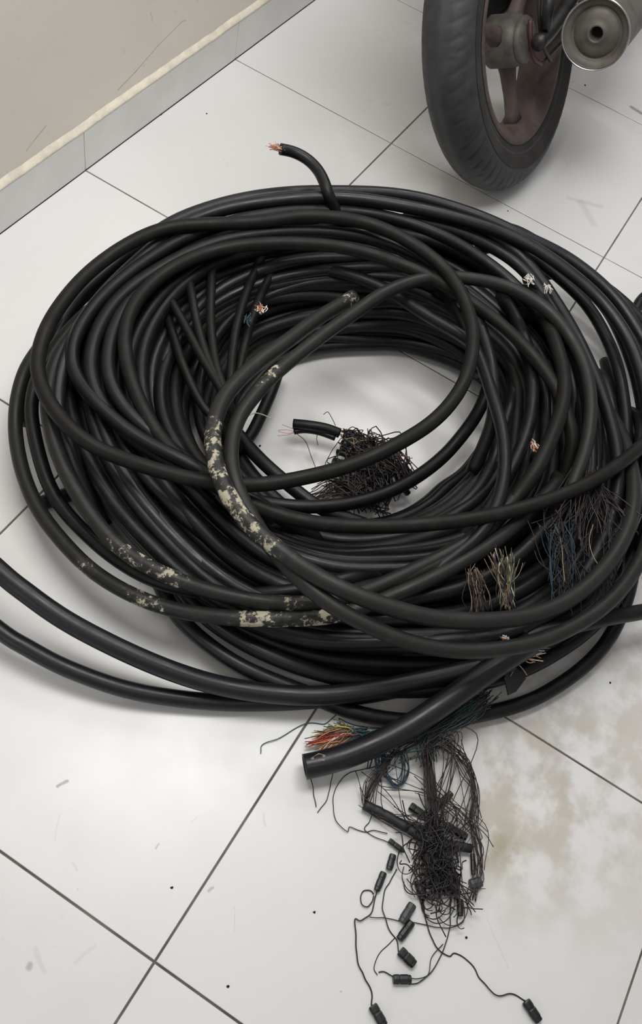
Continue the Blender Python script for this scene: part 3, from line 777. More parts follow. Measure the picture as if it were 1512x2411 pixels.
def natural(pts, r, amp=.0016, closed=False):
    """slight hand-bent irregularity, never below the floor"""
    out = []
    for p in pts:
        d = Vector((noise.noise(p * 9), noise.noise(p * 9 + Vector((5, 0, 0))), noise.noise(p * 9 + Vector((0, 7, 0))))) * amp
        q = p + d
        q.z = max(q.z, r)
        out.append(q)
    return out


def traced(key, n=12, hollow=0, per=7):
    r, closed, pts = PATHS[key]
    if key.startswith('loop_') and not closed:      # open ends dive under the neighbouring loops
        pts = [Vector(p) for p in pts]
        for e, q in ((0, 1), (-1, -2)):
            if pts[e].z > .1:
                t = pts[e] - pts[q]
                t.z = 0
                t.normalize()
                inw = Vector((COIL_CENTRE[0], COIL_CENTRE[1], 0)) - pts[e]
                inw.z = 0
                inw.normalize()
                a = pts[e] + t * .05 + inw * .006 + Vector((0, 0, -.028))
                b = pts[e] + t * .11 + inw * .03 + Vector((0, 0, -.085))
                b.z = max(b.z, r)
                pts = [b, a] + pts if e == 0 else pts + [a, b]
    if key.startswith('strand_'):
        pts = [Vector(p) for p in pts]
        for e, q in ((0, 1), (-1, -2)):
            t = (pts[e] - pts[q]).normalized()
            a = pts[e] + t * .03 + Vector((0, 0, -.03))
            b = pts[e] + t * .06 + Vector((0, 0, -.075))
            a.z, b.z = max(a.z, r), max(b.z, r)
            pts = [b, a] + pts if e == 0 else pts + [a, b]
    P = relax(spline(pts, per, bool(closed)), 6, bool(closed))
    P = natural(P, r)
    return MB().tube(P, r, n, bool(closed), hollow=hollow), P, r


MATS = dict(loop_a=M_OLD, loop_b=M_OLD, loop_c=M_MUD, loop_e=M_MUD, loop_f=M_CABLE_NEW, loop_g=M_CABLE_NEW,
            loop_n=M_CABLE, loop_k=M_OLD, loop_r=M_CABLE_NEW, loop_s=M_CABLE_NEW)


def paint_mud(o, spots):
    """spots: (world centre, radius, lower side only?) -> per-vertex amount of dried mud"""
    me = o.data
    at = me.attributes.new('mud', 'FLOAT', 'POINT')
    for i, v in enumerate(me.vertices):
        a = 0
        for c, R in spots:
            d = (v.co - Vector(c)).length / R
            a = max(a, max(0, 1 - d * d))
        at.data[i].value = a


for key in [k for k in PATHS if k.startswith('loop_')]:
    mb, P, r = traced(key)
    o = child(mb, 'cable_loop', MATS.get(key, M_CABLE), coil)
    if key == 'loop_c':
        paint_mud(o, [(ANCHOR['m%d' % i], R) for i, R in ((1, .10), (2, .06), (3, .05), (7, .03))])
        tag(o, 'outer loop with pale dried mud along its lower edge')
    if key == 'loop_e':
        paint_mud(o, [(ANCHOR['m%d' % i], R) for i, R in ((4, .05), (5, .05), (6, .045))])
        tag(o, 'loop spattered with grey dried mud')
for key in [k for k in PATHS if k.startswith('strand_')]:
    mb, P, r = traced(key, 8)
    tag(child(mb, 'cable_strand', M_OLD, coil), 'thin strand fanned across the inner wall of the coil')


def fray(mb_by_mat, p0, p1, spread0, spread1, count, r, mats, seed, sag=.006, n=5, wob=.25):
    """bundle of fine strands from p0 to p1"""
    g = random.Random(seed)
    p0, p1 = Vector(p0), Vector(p1)
    L = (p1 - p0).length
    for i in range(count):
        m = g.choice(mats)
        a = p0 + Vector((g.gauss(0, spread0), g.gauss(0, spread0), g.gauss(0, spread0 * .6)))
        b = p1 + Vector((g.gauss(0, spread1), g.gauss(0, spread1), g.gauss(0, spread1 * .5))) + (p1 - p0) * g.uniform(-.15, .12)
        pts = [a]
        for t in (.3, .65):
            pts.append(a.lerp(b, t) + Vector((g.gauss(0, 1), g.gauss(0, 1), g.gauss(0, .7))) * L * wob * .3 + Vector((0, 0, sag)))
        pts.append(b)
        for q in pts: q.z = max(q.z, .0016)
        P = spline(pts, 4)
        for q in P: q.z = max(q.z, .0012)
        mb_by_mat.setdefault(m, MB()).tube(P, r * g.uniform(.8, 1.2), 4)


def strands(name, parent, jobs, label=None):
    d = {}
    for j in jobs:
        fray(d, *j)
    for m, mb in d.items():
        o = child(mb, name, m, parent)
        tag(o, kind='stuff', label=label)


A = ANCHOR
# frayed wire clumps among the loops on the right
strands('frayed_wires', coil, [
    (A['fray0'], A['fray2'], .010, .008, 30, .0007, [M_TAN, M_WHITE, M_WIREB, M_WIRE, M_TAN], 1, .0, 5, .1),
    (A['fray1'], A['fray2'], .010, .008, 30, .0007, [M_TAN, M_BLUE, M_WIREB, M_GREEN, M_WHITE], 2, .0, 5, .1),
    (A['fray3'], A['fray4'], .008, .010, 34, .0008, [M_WIREB, M_WIRE, M_TAN], 3, .0, 5, .2),
    (A['fan0'], A['fan1'], .012, .02, 40, .0009, [M_WIRE, M_WIREB, M_WIRE], 4, .0, 5, .15),
    (A['fan0'], A['fan2'], .012, .03, 40, .0009, [M_WIRE, M_WIREB, M_WIRE], 5, .0, 5, .15),
    (A['fan1'], A['fan3'], .022, .016, 55, .0009, [M_WIRE, M_WIREB, M_BLUE, M_TEAL, M_WIRE], 6, .0, 5, .2),
    (A['fan2'], A['fan4'], .025, .02, 45, .0009, [M_WIRE, M_WIREB, M_BLUE, M_WIRE], 7, .0, 5, .2)])
tag_ends = [('e1', M_WHITE), ('e2', M_WHITE), ('e3', M_COPPER), ('e5', M_COPPER), ('e6', M_COPPER)]
for key, m in tag_ends:
    p = Vector(A[key])
    d = {}
    fray(d, p, p + Vector((.012, .010, .004)), .0045, .005, 22, .0011, [m, M_WHITE, m], hash(key) % 99 if False else len(key) + ord(key[1]), .002, 4, .3)
    for mm, mb in d.items():
        tag(child(mb, 'wire_end', mm, coil), kind='stuff')
d = {}
fray(d, A['e4'], Vector(A['e4']) + Vector((.012, .006, 0)), .004, .004, 14, .0012, [M_BLUE, M_TEAL], 8, .0, 4, .2)
for mm, mb in d.items():
    tag(child(mb, 'wire_end', mm, coil), kind='stuff')
for key in ('w24', 'w25'):
    r, c_, pts = WIRES[key]
    child(MB().tube(spline(pts, 6), r, 5), 'loose_wire', WM[c_], coil)

# copper-tipped end standing out of the back rim
mb, P, r = traced('copper_end', 14, r'' and 0 or .0085)
ce = child(mb, 'cable_end', M_CABLE, coil)
tag(ce, 'short cable end poking up out of the back rim')
d = {}
t0, t1 = Vector(A['tip0']), Vector(A['tip1'])
fray(d, t0 + (t0 - t1) * .4, t1, .004, .0055, 34, .0009, [M_COPPER, M_COPPER, M_WHITE], 5, .0, 4, .1)
for mm, mb in d.items():
    o = mb.build('copper_strands', mm)
    tag(o, kind='stuff')
    o.parent = ce
    o.matrix_parent_inverse = ce.matrix_world.inverted() if False else Matrix.Identity(4)

# ------------------------------------------------------------------ separate cables
def own_cable(key, label, mat, hollow=0, n=16, per=8):
    mb, P, r = traced(key, n, hollow, per)
    root = empty('cable', (round(P[0].x, 3), round(P[0].y, 3), 0))
    tag(root, label, 'cable')
    sh = child(mb, 'sheath', mat, root)
    return root, sh, P


ra, sa, Pa = own_cable('mud_a', 'old cable caked with yellowish dried mud, bending on top of the coil', M_MUD, .009)
paint_mud(sa, [(A['n%d' % i], R) for i, R in ((1, .05), (2, .05), (3, .05), (4, .045), (5, .06), (6, .05), (8, .04))])
tag(sa)
rb_, sb, Pb = own_cable('mud_b', 'dusty black cable running right beside the mud-caked one across the coil', M_MUD)
paint_mud(sb, [(A['n%d' % i], R) for i, R in ((7, .05), (5, .03))])
rc, sc_, Pc = own_cable('sweep_a', 'upper of two cables sweeping in from the left, ending in a taped frayed joint', M_CABLE_NEW, .013)
tp = MB()
a, b = Vector(A['tape']), Vector(A['tape3'])
for q, (s_, e_) in enumerate([(0, .5), (.42, 1)]):
    ax_ = (Pc[-1] - Pc[-8]).normalized()
    base = Pc[-1] - ax_ * .055
    c0 = base + ax_ * .055 * s_; c1 = base + ax_ * .055 * e_
    tp.tube([c0, c0.lerp(c1, .5), c1], [.0178 + q * .0006, .0186, .0176 + q * .0006], 16)
child(tp, 'tape_wrap', M_TAPE, rc)
d = {}
fray(d, A['cu0'], A['cu1'], .005, .008, 26, .0010, [M_COPPER, M_TAN, M_WHITE, M_WIREB], 31, .004, 4, .15)
fray(d, A['cu0'], A['cu2'], .004, .008, 14, .0010, [M_COPPER, M_TAN], 32, .004, 4, .15)
for mm, mb in d.items():
    tag(child(mb, 'wire_end', mm, rc), kind='stuff')
flap = MB()
p = Vector(A['tape2'])
flap.add([p + Vector(v) for v in ((-.02, -.02, .012), (.012, -.016, .010), (.016, .012, .0), (-.012, .016, .004), (.026, .004, -.006),
                                  (-.02, -.02, .009), (.012, -.016, .007), (.016, .012, -.003), (-.012, .016, .001), (.026, .004, -.009))],
         [(0, 1, 4, 2, 3), (5, 8, 7, 9, 6), (0, 5, 6, 1), (1, 6, 9, 4), (4, 9, 7, 2), (2, 7, 8, 3), (3, 8, 5, 0)])
child(flap, 'tape_flap', M_TAPE, rc, False)
rd, sd, Pd = own_cable('sweep_b', 'thinner cable sweeping in from the left edge, lower of the two', M_CABLE_NEW)
re_, se, Pe = own_cable('thick', 'thickest black cable with its cut open end pointing left in front of the coil', M_CABLE_NEW, .0155, 24)
nick = MB()
p = Pe[6] + Vector((0, 0, .0188))
tg = (Pe[9] - Pe[5]).normalized(); sd_ = tg.cross(Vector((0, 0, 1)))
nick.add([p + tg * x + sd_ * y + Vector((0, 0, z)) for x, y, z in ((-.006, .004, -.0015), (.006, .002, .0006), (.010, -.006, 0), (-.002, -.001, .0004), (-.014, -.006, 0), (.001, -.012, -.003))],
         [(0, 1, 3), (1, 2, 3), (0, 3, 4), (3, 2, 5), (4, 3, 5)])
tag(child(nick, 'scuff', M_TAN, re_, False), 'small pinkish nick in the sheath')

# ------------------------------------------------------------------ cut scrap with spliced stub in the hole of the coil
spl = empty('wire_splice', (A['hole0'][0], A['hole0'][1], 0))
tag(spl, 'frayed splice with a short black cable stub lying in the hole of the coil', 'wire splice')
for key, m, lab in (('stub_a', M_CABLE, None), ('stub_b', M_CABLE, None), ('stub_c', M_CABLE, None)):
    mb, P, r = traced(key, 12)
    child(mb, 'stub', m, spl)
strands('frayed_wires', spl, [
    (A['hole5'], A['hole0'], .005, .010, 60, .0010, [M_WIRE, M_WIRE, M_WIREB, M_TAN], 41, .008, 5, .6),
    (A['hole0'], A['hole1'], .012, .010, 90, .0011, [M_WIRE, M_WIRE, M_WIRE, M_WIREB], 42, .006, 5, .9),
    (A['hole4'], A['hole2'], .018, .018, 80, .0011, [M_WIRE, M_WIRE, M_WIREB], 43, .012, 5, .4),
    (A['hole0'], A['hole2'], .018, .018, 80, .0011, [M_WIRE, M_WIRE, M_WIREB], 44, .006, 5, .8),
    (A['hole4'], A['hole3'], .012, .014, 26, .0009, [M_WIRE, M_WIREB, M_WIRE], 45, .0, 5, .15)])
core = MB()
g = random.Random(5)
for i in range(60):
    c0 = Vector(A['hole0']).lerp(Vector(A['hole1']), g.random()) + Vector((g.gauss(0, .017) + .012, g.gauss(0, .015) - .008, g.uniform(-.012, .008)))
    dr = Vector((g.gauss(0, 1), g.gauss(0, 1), g.gauss(0, .5))).normalized() * .014
    core.tube([c0 - dr, c0 - dr * .4 + Vector((0, 0, .002)), c0 + dr * .5, c0 + dr], .0062, 8)
tag(child(core, 'splice_lump', M_CONN, spl), kind='stuff')
for key in ('w17', 'w18', 'w19', 'w20', 'w21', 'w22', 'w23', 'w26', 'w27', 'w28', 'w29'):
    r, c_, pts = WIRES[key]
    child(MB().tube(spline(pts, 6), r, 5), 'wire', WM[c_], spl)
r, c_, pts = WIRES['w16']
ww = MB().tube(spline(pts, 8), r, 6).build('wire_scrap', M_WHITE)
tag(ww, 'thin bent white wire scrap caught on the mud-caked cable at the hole', 'wire')

# ------------------------------------------------------------------ wire bundle with splice sleeves
bun = empty('wire_bundle', (A['core'][0], A['core'][1], 0))
tag(bun, 'tangle of thin dark wires with small black splice sleeves spilling onto the front floor', 'wire bundle')


def connector(p0, p1, w, mat, idx):
    g = random.Random(idx)
    p0, p1 = Vector(p0), Vector(p1)
    ax = (p1 - p0).normalized()
    L = (p1 - p0).length
    r = w / 2
    # rounded box sleeve: octagonal body, crimp waist, open mouth with two wire holes
    side = ax.cross(Vector((0, 0, 1))).normalized()
    up = side.cross(ax).normalized()
    vs, fs = [], []
    prof = [(0, .55), (0, .86), (.05, .97), (.12, 1), (.3, 1), (.34, .93), (.40, .93), (.44, 1), (.80, 1), (.84, .9), (.97, .88), (1, .78), (1, .4)]
    n = 10
    for t, s_ in prof:
        for k in range(n):
            a = 2 * PI * (k + .5) / n
            cx, cz = math.cos(a), math.sin(a)
            q = 1 / max(abs(cx), abs(cz)) * .35 + .65
            vs.append(p0 + ax * L * t + side * cx * q * r * s_ + up * cz * q * r * .8 * s_)
    m = len(prof)
    for i in range(m - 1):
        for k in range(n):
            k2 = (k + 1) % n
            fs.append((i * n + k, i * n + k2, (i + 1) * n + k2, (i + 1) * n + k))
    fs.append(tuple(range(n - 1, -1, -1))); fs.append(tuple((m - 1) * n + k for k in range(n)))
    lo = min(v.z for v in vs)
    vs = [v + Vector((0, 0, max(0, .0005 - lo))) for v in vs]
    b = MB().add(vs, fs)
    return child(b, 'splice_sleeve', mat, bun, False)


for i, (p0, p1, w) in enumerate(CONNECTORS):
    mat = M_CONN2 if i in (0,) else (M_CONN3 if i in (5, 15, 11) else M_CONN)
    o = connector(p0, p1, w, mat, i)
    if i == 0: tag(o, 'dark green splice sleeve')
for key in ('w1', 'w2', 'w3', 'w3b', 'w4', 'w5', 'w6', 'w7', 'w8', 'w9', 'w9b', 'w10', 'w11', 'w12', 'w13', 'w14', 'w15'):
    r, c_, pts = WIRES[key]
    P = spline([(p[0], p[1], p[2] if key[1:] in ('13',) else p[2]) for p in pts], 8)
    g = random.Random(len(pts))
    for q in P:
        q += Vector((noise.noise(q * 60), noise.noise(q * 60 + Vector((9, 0, 0))), 0)) * .0015
        q.z = max(r, q.z * .6 + .003 * noise.noise(q * 20))
    child(MB().tube(P, r, 6), 'wire', M_TEAL if key in ('w12', 'w14', 'w15') else M_WIRE, bun)


def path_bundle(d, keys, spread, count, r, mats, seed, jit=.006):
    g = random.Random(seed)
    base = [Vector(A[k]) for k in keys]
    for i in range(count):
        off = Vector((g.gauss(0, spread), g.gauss(0, spread), abs(g.gauss(0, spread * .5))))
        pts = [p + off * g.uniform(.5, 1.2) + Vector((g.gauss(0, jit), g.gauss(0, jit), g.gauss(0, jit * .3))) for p in base]
        if g.random() < .6 and len(pts) > 3:   # most wires leave the bundle early or late
            s0 = g.randrange(0, 2); s1 = g.randrange(len(pts) - 1, len(pts) + 1)
            pts = pts[s0:s1]
        for q in pts: q.z = max(q.z, .0015)
        P = spline(pts, 6)
        for q in P: q.z = max(q.z, r)
        d.setdefault(g.choice(mats), MB()).tube(P, r * g.uniform(.8, 1.2), 4)


def commit(d, name, parent, label=None):
    for m, mb in d.items():
        tag(child(mb, name, m, parent), kind='stuff', label=label)


DB = [M_WIRE, M_WIREB, M_WIRE]
d = {}
path_bundle(d, ['b0', 'b1', 'b2', 't1'], .010, 46, .0009, DB + DB + [M_TEAL], 51, .006)
path_bundle(d, ['b0', 'b1', 'b2', 'b3'], .008, 40, .0009, DB + [M_TEAL], 52, .006)
commit(d, 'wire_tangle', bun)
d = {}
path_bundle(d, ['b2', 't1', 't2', 't3', 't4'], .0045, 40, .0009, [M_WIREB, M_WIRE], 53, .0025)
commit(d, 'wire_trunk', bun)
d = {}
path_bundle(d, ['b3', 'l1', 'l2', 'l3'], .0040, 24, .0008, [M_WIREB, M_WIRE], 54, .003)
path_bundle(d, ['b2', 'r1', 'r2', 'r3', 'r4', 'r5', 'r6', 'r7'], .0055, 12, .0007, [M_WIRE, M_WIREB], 55, .004)
path_bundle(d, ['b2', 'r1', 'r2', 'r4', 'core'], .012, 9, .0007, [M_WIRE, M_WIREB], 56, .008)
path_bundle(d, ['b2', 'r1', 't3', 'core', 'low'], .012, 10, .0007, [M_WIRE, M_WIREB], 57, .01)
path_bundle(d, ['l3', 'sh1', 't3', 'core'], .008, 10, .0007, [M_WIRE, M_WIREB], 58, .008)
path_bundle(d, ['l2', 't2', 'r4', 'r5'], .010, 5, .0007, [M_WIRE, M_WIREB], 59, .010)
path_bundle(d, ['t2', 'r4', 'core', 'r7'], .010, 8, .0007, [M_WIRE, M_WIREB], 68, .012)
path_bundle(d, ['l2', 'sh1', 'core', 'low', 'r7'], .012, 8, .0007, [M_WIRE], 69, .012)
commit(d, 'wire_tangle', bun)
d = {}
g = random.Random(77)
for i in range(85):     # curled loose ends round the dark heart of the tangle
    c0 = Vector(A['core']).lerp(Vector(A['low']), g.random()) + Vector((g.gauss(0, .016), g.gauss(0, .016), 0))
    R_ = g.uniform(.006, .026); a0 = g.uniform(0, 6.28); e = g.uniform(.5, 1)
    P = [Vector((c0.x + R_ * math.cos(a0 + t * .55) * (1 + .05 * t), c0.y + R_ * e * math.sin(a0 + t * .55), max(.0012, c0.z * .6 + .008 * math.sin(t * .7 + a0)))) for t in range(g.randrange(6, 13))]
    d.setdefault(g.choice([M_WIRE, M_WIRE, M_WIREB]), MB()).tube(spline(P, 3), .0008, 4)
for i in range(80):
    c0 = Vector(A['t3']).lerp(Vector(A['low']), g.random() * .8) + Vector((g.gauss(0, .014), g.gauss(0, .018), 0))
    dr = (Vector(A['low']) - Vector(A['t3'])).normalized() * g.uniform(.006, .022) + Vector((g.gauss(0, .010), g.gauss(0, .010), 0))
    dr.z = 0
    z = g.uniform(.002, .02)
    P = [c0 + dr * k_ + Vector((g.gauss(0, .006), g.gauss(0, .006), z + g.gauss(0, .003))) for k_ in (-1.4, -.7, 0, .6, 1.2)]
    for q in P: q.z = max(q.z, .0012)
    d.setdefault(M_WIRE, MB()).tube(spline(P, 4), .0010, 4)
commit(d, 'wire_tangle', bun)
# blue pair looping out under the thick cable
d = {}
path_bundle(d, ['blue1', 'blue5', 'blue4', 'blue3', 'blue2'], .003, 7, .0010, [M_BLUE, M_TEAL, M_TEAL], 61, .0025)
path_bundle(d, ['b3', 'blue1', 'blue5'], .008, 14, .0010, [M_BLUE, M_WIRE, M_TEAL], 62, .004)
commit(d, 'blue_wires', bun, 'blue and teal wires looping below the thick cable')
# colourful cut tuft
d = {}
fray(d, A['tuft0'], A['tuft1'], .005, .004, 50, .0012, [M_TEAL, M_WIRE, M_TEAL, M_BLUE], 63, .0, 5, .12)
commit(d, 'wire_tangle', bun)
d = {}
fray(d, A['tuft1'], A['tuft2'], .005, .0035, 30, .0008, [M_RED, M_WIREB, M_ORANGE, M_RED], 64, .004, 5, .12)
fray(d, A['tuft1'], A['tuft5'], .005, .004, 18, .0008, [M_ORANGE, M_TAN, M_WHITE], 65, .003, 5, .12)
fray(d, A['tuft1'], A['tuft3'], .005, .005, 26, .0008, [M_YELLOW, M_ORANGE, M_WIREB, M_TAN], 66, .004, 5, .14)
fray(d, A['tuft1'], A['tuft4'], .004, .006, 22, .0008, [M_YELLOW, M_GREEN, M_GREEN], 67, .004, 5, .16)
commit(d, 'wire_tuft', bun, 'tuft of red, orange and yellow cut wire ends')
# tape wrapped stretches
mb = MB().tube(relax(spline([A['sh0'], A['sh1'], A['sh2']], 6), 2), [.0075 + .0012 * ((i * 7) % 3) / 3 for i in range(13)], 10)
child(mb, 'tape_wrap', M_TAPE, bun)
mb = MB().tube(relax(spline([A['sh2'], A['sh3'], A['sh4']], 6), 2), [.0068 + .0012 * ((i * 5) % 3) / 3 for i in range(13)], 10)
child(mb, 'tape_wrap', M_TAPE, bun)

for k0, k1, u0, u1, rad in (('t3', 'core', .1, 1.15, .0075), ('core', 'low', -.25, .35, .0085), ('core', 'low', .45, .95, .007), ('t3', 'low', .35, .7, .008)):
    p0 = Vector(A[k0]).lerp(Vector(A[k1]), u0); p1 = Vector(A[k0]).lerp(Vector(A[k1]), u1)
    off = Vector((((u0 * 37) % 1 - .5) * .03, ((u1 * 53) % 1 - .5) * .03, 0))
    p0 += off; p1 += off * .3
    p0.z = p1.z = rad + .001
    mb = MB().tube([p0, p0.lerp(p1, .3), p0.lerp(p1, .35), p0.lerp(p1, .7), p1], [rad * .9, rad, rad * .9, rad, rad * .85], 10)
    child(mb, 'tape_wrap', M_TAPE, bun)

# ------------------------------------------------------------------ crumbs on the floor
for i, (x, y) in enumerate(CRUMBS):
    g = random.Random(i)
    bm = bmesh.new()
    bmesh.ops.create_icosphere(bm, subdivisions=1, radius=.0022 if i != 6 else .003)
    for v in bm.verts:
        v.co *= g.uniform(.6, 1.3); v.co.z *= .5
        v.co.z = max(v.co.z, -.0006)
    me = bpy.data.meshes.new('crumb'); bm.to_mesh(me); bm.free()
    o = link('dirt_crumb', finish(me, False), M_OLD)
    o.location = (x, y, .0008)
    tag(o, CRUMB_LABELS[i], 'crumb', 'dark crumbs of dirt on the tiles')

# ------------------------------------------------------------------ motorcycle (rear end in view)
HUB = Vector((.4834, .756, .2905))
FW = Vector((-.99984, .01764, 0)).normalized()
UP = Vector((-.0084, -.47819, .8782)).normalized()
LF = UP.cross(FW).normalized()
UP = FW.cross(LF).normalized()
M_TYRE = plain('worn tyre rubber', (.028, .029, .031), .62, 0, .25, 30)
M_SIDE = plain('brown dusty sidewall', (.020, .016, .0145), .8, 0, .45, 14)
M_RIM = plain('brown grey cast wheel paint', (.075, .052, .047), .65, 0, .3, 20)
M_CHROME = plain('worn chrome', (.62, .60, .56), .22, 1, .12, 40)
M_MUFF = plain('grey brown heat stained steel', (.12, .108, .092), .55, .3, .25, 24)
M_SOOT = plain('soot', (.006, .006, .006), .9, 0, .2, 50)
M_BLACKM = plain('black painted metal', (.018, .017, .017), .45, 0, .3, 40)
M_ALU = plain('dirty cast aluminium', (.10, .09, .08), .6, .2, .3, 30)
M_RUST = plain('reddish brown lacquered rod', (.09, .035, .03), .5, .1, .35, 60)
M_BODY = plain('dark red body paint', (.07, .012, .014), .3, 0, .1, 10)
M_SEAT = plain('black vinyl', (.02, .02, .021), .5, 0, .2, 90)
bike = empty('motorcycle', (HUB.x, HUB.y, 0))
tag(bike, 'parked motorcycle leaning by the wall, rear wheel and exhaust muffler in view', 'motorcycle')
B0 = Matrix(((FW.x, LF.x, UP.x, HUB.x), (FW.y, LF.y, UP.y, HUB.y), (FW.z, LF.z, UP.z, HUB.z), (0, 0, 0, 1)))


def part(mb, name, mat, parent=None, smooth=True):
    mb.v = [tuple(B0 @ Vector(v)) for v in mb.v]
    o = mb.build(name, mat, None, smooth)
    p = parent or bike
    o.parent = p
    if p is bike:
        o.matrix_parent_inverse = Matrix.Translation(-bike.location)
    return o


def V(*a): return Vector(a)


# tyre: real grooves cut into the tread
R_T, W_T, R_B = .322, .061, .214
prof = []
for i in range(33):
    u = -1 + 2 * i / 32
    a = u * 2.35
    y = W_T * math.sin(min(PI / 2, abs(a)) if abs(a) < PI / 2 else abs(a)) * (1 if a > 0 else -1)
    if abs(a) <= PI / 2:
        r = R_T - .058 + .058 * math.cos(a)
    else:
        r = R_T - .058 + .085 * math.cos(a)
    prof.append((max(r, R_B - .004), y if abs(a) <= PI / 2 else W_T * (1 - .35 * ((abs(a) - PI / 2) / .78)) * (1 if a > 0 else -1), u))
NT = 420
ty = MB()
vs, fs = [], []
m = len(prof)
for k in range(NT):
    t = 2 * PI * k / NT
    for r, y, u in prof:
        au = abs(u)
        gro = 0
        if au < .62:
            ph = (t * 62 / (2 * PI) + au * 2.6) % 1.0     # V-shaped sipes
            if .12 < au < .55 and ph < .14: gro = .003
            if abs(au - .10) < .035: gro = .003
        r2 = r - gro
        vs.append((r2 * math.cos(t), y, r2 * math.sin(t)))
for k in range(NT):
    k2 = (k + 1) % NT
    for i in range(m - 1):
        fs.append((k * m + i, k2 * m + i, k2 * m + i + 1, k * m + i + 1))
ty.add(vs, fs)
tyre = part(ty, 'tyre', M_TYRE)
sw_ = MB()
for s in (-1, 1):
    sw_.lathe([(R_T - .050, s * (W_T + .0002)), (R_T - .064, s * (W_T - .001)), (R_T - .085, s * (W_T - .009)), (R_B + .004, s * .0475), (R_B - .002, s * .043)], 96)
part(sw_, 'sidewall', M_SIDE, tyre)
# rim
rim = MB()
rim.lathe([(R_B + .006, -.049), (R_B + .002, -.052), (R_B - .008, -.050), (R_B - .014, -.040), (R_B - .030, -.030), (R_B - .034, 0), (R_B - .030, .030), (R_B - .014, .040),
           (R_B - .008, .050), (R_B + .002, .052), (R_B + .006, .049)], 96)
wheel = part(rim, 'rim', M_RIM)
for q in range(3):
    a = -PI / 2 - .01 + q * 2 * PI / 3
    sp = MB()
    ca, sa_ = math.cos(a), math.sin(a)
    n_ = V(-sa_, 0, ca)
    e = V(ca, 0, sa_)
    secs = []
    for rad, hw, th in ((.040, .024, .020), (.07, .017, .016), (.12, .0145, .013), (.16, .017, .013), (.186, .028, .018)):
        c_ = e * rad
        secs.append([c_ + n_ * (hw * sx) + V(0, th * sy, 0) for sx, sy in ((-1, -.5), (-.6, -1), (.6, -1), (1, -.5), (1, .5), (.6, 1), (-.6, 1), (-1, .5))])
    vs = [v for s_ in secs for v in s_]
    fs = [(i * 8 + k, i * 8 + (k + 1) % 8, (i + 1) * 8 + (k + 1) % 8, (i + 1) * 8 + k) for i in range(4) for k in range(8)]
    sp.add(vs, fs + [tuple(range(7, -1, -1)), tuple(range(32, 40))])
    part(sp, 'spoke', M_RIM)
hub = MB().lathe([(0, -.050), (.030, -.050), (.044, -.046), (.053, -.036), (.056, -.02), (.056, .03), (.048, .040), (.03, .046), (0, .046)], 48)
part(hub, 'hub', M_ALU)
drum = MB().lathe([(0, -.066), (.022, -.066), (.030, -.060), (.046, -.056), (.050, -.050), (.050, -.044)], 48)
bp = part(drum, 'brake_plate', M_ALU)
part(MB().lathe([(0, -.088), (.009, -.088), (.012, -.084), (.012, -.066)], 6), 'axle_nut', M_CHROME, bp, False)
# brake lever and rod
part(MB().tube(spline([V(-.01, -.070, .045), V(-.02, -.072, .01), V(-.014, -.073, -.035), V(.02, -.074, -.062)], 5), .0055, 8), 'brake_lever', M_RUST)
part(MB().tube(spline([V(.02, -.076, -.062), V(.10, -.078, -.058), V(.28, -.08, -.06)], 4), .004, 8), 'brake_rod', M_BLACKM)
part(MB().tube(spline([V(.03, -.080, .10), V(.012, -.082, .04), V(.02, -.082, -.02), V(.06, -.08, -.07)], 6), .0045, 8), 'brake_cable', M_BLACKM)
# swing arm
for s in (-1, 1):
    sa_mb = MB().tube(spline([V(-.03, s * .092, 0), V(.05, s * .092, .002), V(.2, s * .085, .02), V(.42, s * .07, .05)], 5), .017, 12)
    part(sa_mb, 'swing_arm', M_BLACKM)
    part(MB().tube([V(0, s * .10, .02), V(.02, s * .11, .10)], .012, 12), 'shock_mount', M_BLACKM)
    # shock absorber: body and coil spring
    sh = part(MB().tube([V(.02, s * .112, .08), V(.05, s * .112, .16), V(.10, s * .112, .33)], .011, 12), 'shock_absorber', M_CHROME)
    spr = [V(.03, s * .112, .11) + V(.062, 0, .2) * (i / 120) + V(math.cos(i * .42) * .024, math.sin(i * .42) * .024, 0) for i in range(120)]
    part(MB().tube(spr, .0035, 6), 'spring', M_BLACKM, sh)
# chain guard, left side
part(MB().box((.19, .075, .045), (.44, .016, .05)), 'chain_guard', M_BLACKM, None, False)
# muffler: can with chrome rim, recessed cap and outlet
mc = V(-.028, -.222, .011)
md = V(-1, -.12, .10).normalized()          # points out of the outlet
mx = md.orthogonal().normalized()
mz = md.cross(mx)
MM = Matrix(((mx.x, md.x, mz.x, mc.x), (mx.y, md.y, mz.y, mc.y), (mx.z, md.z, mz.z, mc.z), (0, 0, 0, 1)))
muf = part(MB().lathe([(.0, -.50), (.022, -.50), (.030, -.47), (.060, -.36), (.0695, -.30), (.0700, -.01), (.0695, 0), (.0665, 0), (.0665, -.010)], 64, MM), 'muffler', M_MUFF)
part(MB().lathe([(.0690, -.006), (.0722, -.003), (.0730, .0015), (.0716, .0045), (.0690, .0035), (.0680, -.004)], 64, MM, True), 'chrome_ring', M_CHROME, muf)
part(MB().lathe([(.0665, -.004), (.0600, -.006), (.0540, -.011), (.0520, -.016), (.0490, -.014), (.0440, -.009), (.030, -.007), (.0215, -.006), (.0180, -.003), (.0155, -.003), (.0135, -.007), (.0125, -.02), (.0125, -.05)], 64, MM), 'end_cap', M_MUFF, muf)
part(MB().lathe([(.0128, -.030), (0, -.030)], 32, MM), 'outlet', M_SOOT, muf)
part(MB().tube(spline([V(.50, -.19, -.02), V(.62, -.16, -.05), V(.80, -.10, -.07), V(1.0, -.06, -.02)], 6), .020, 14), 'exhaust_pipe', M_MUFF)
part(MB().box((.16, -.150, .05), (.05, .05, .008)).box((.16, -.128, .09), (.04, .006, .10)), 'muffler_bracket', M_BLACKM, None, False)
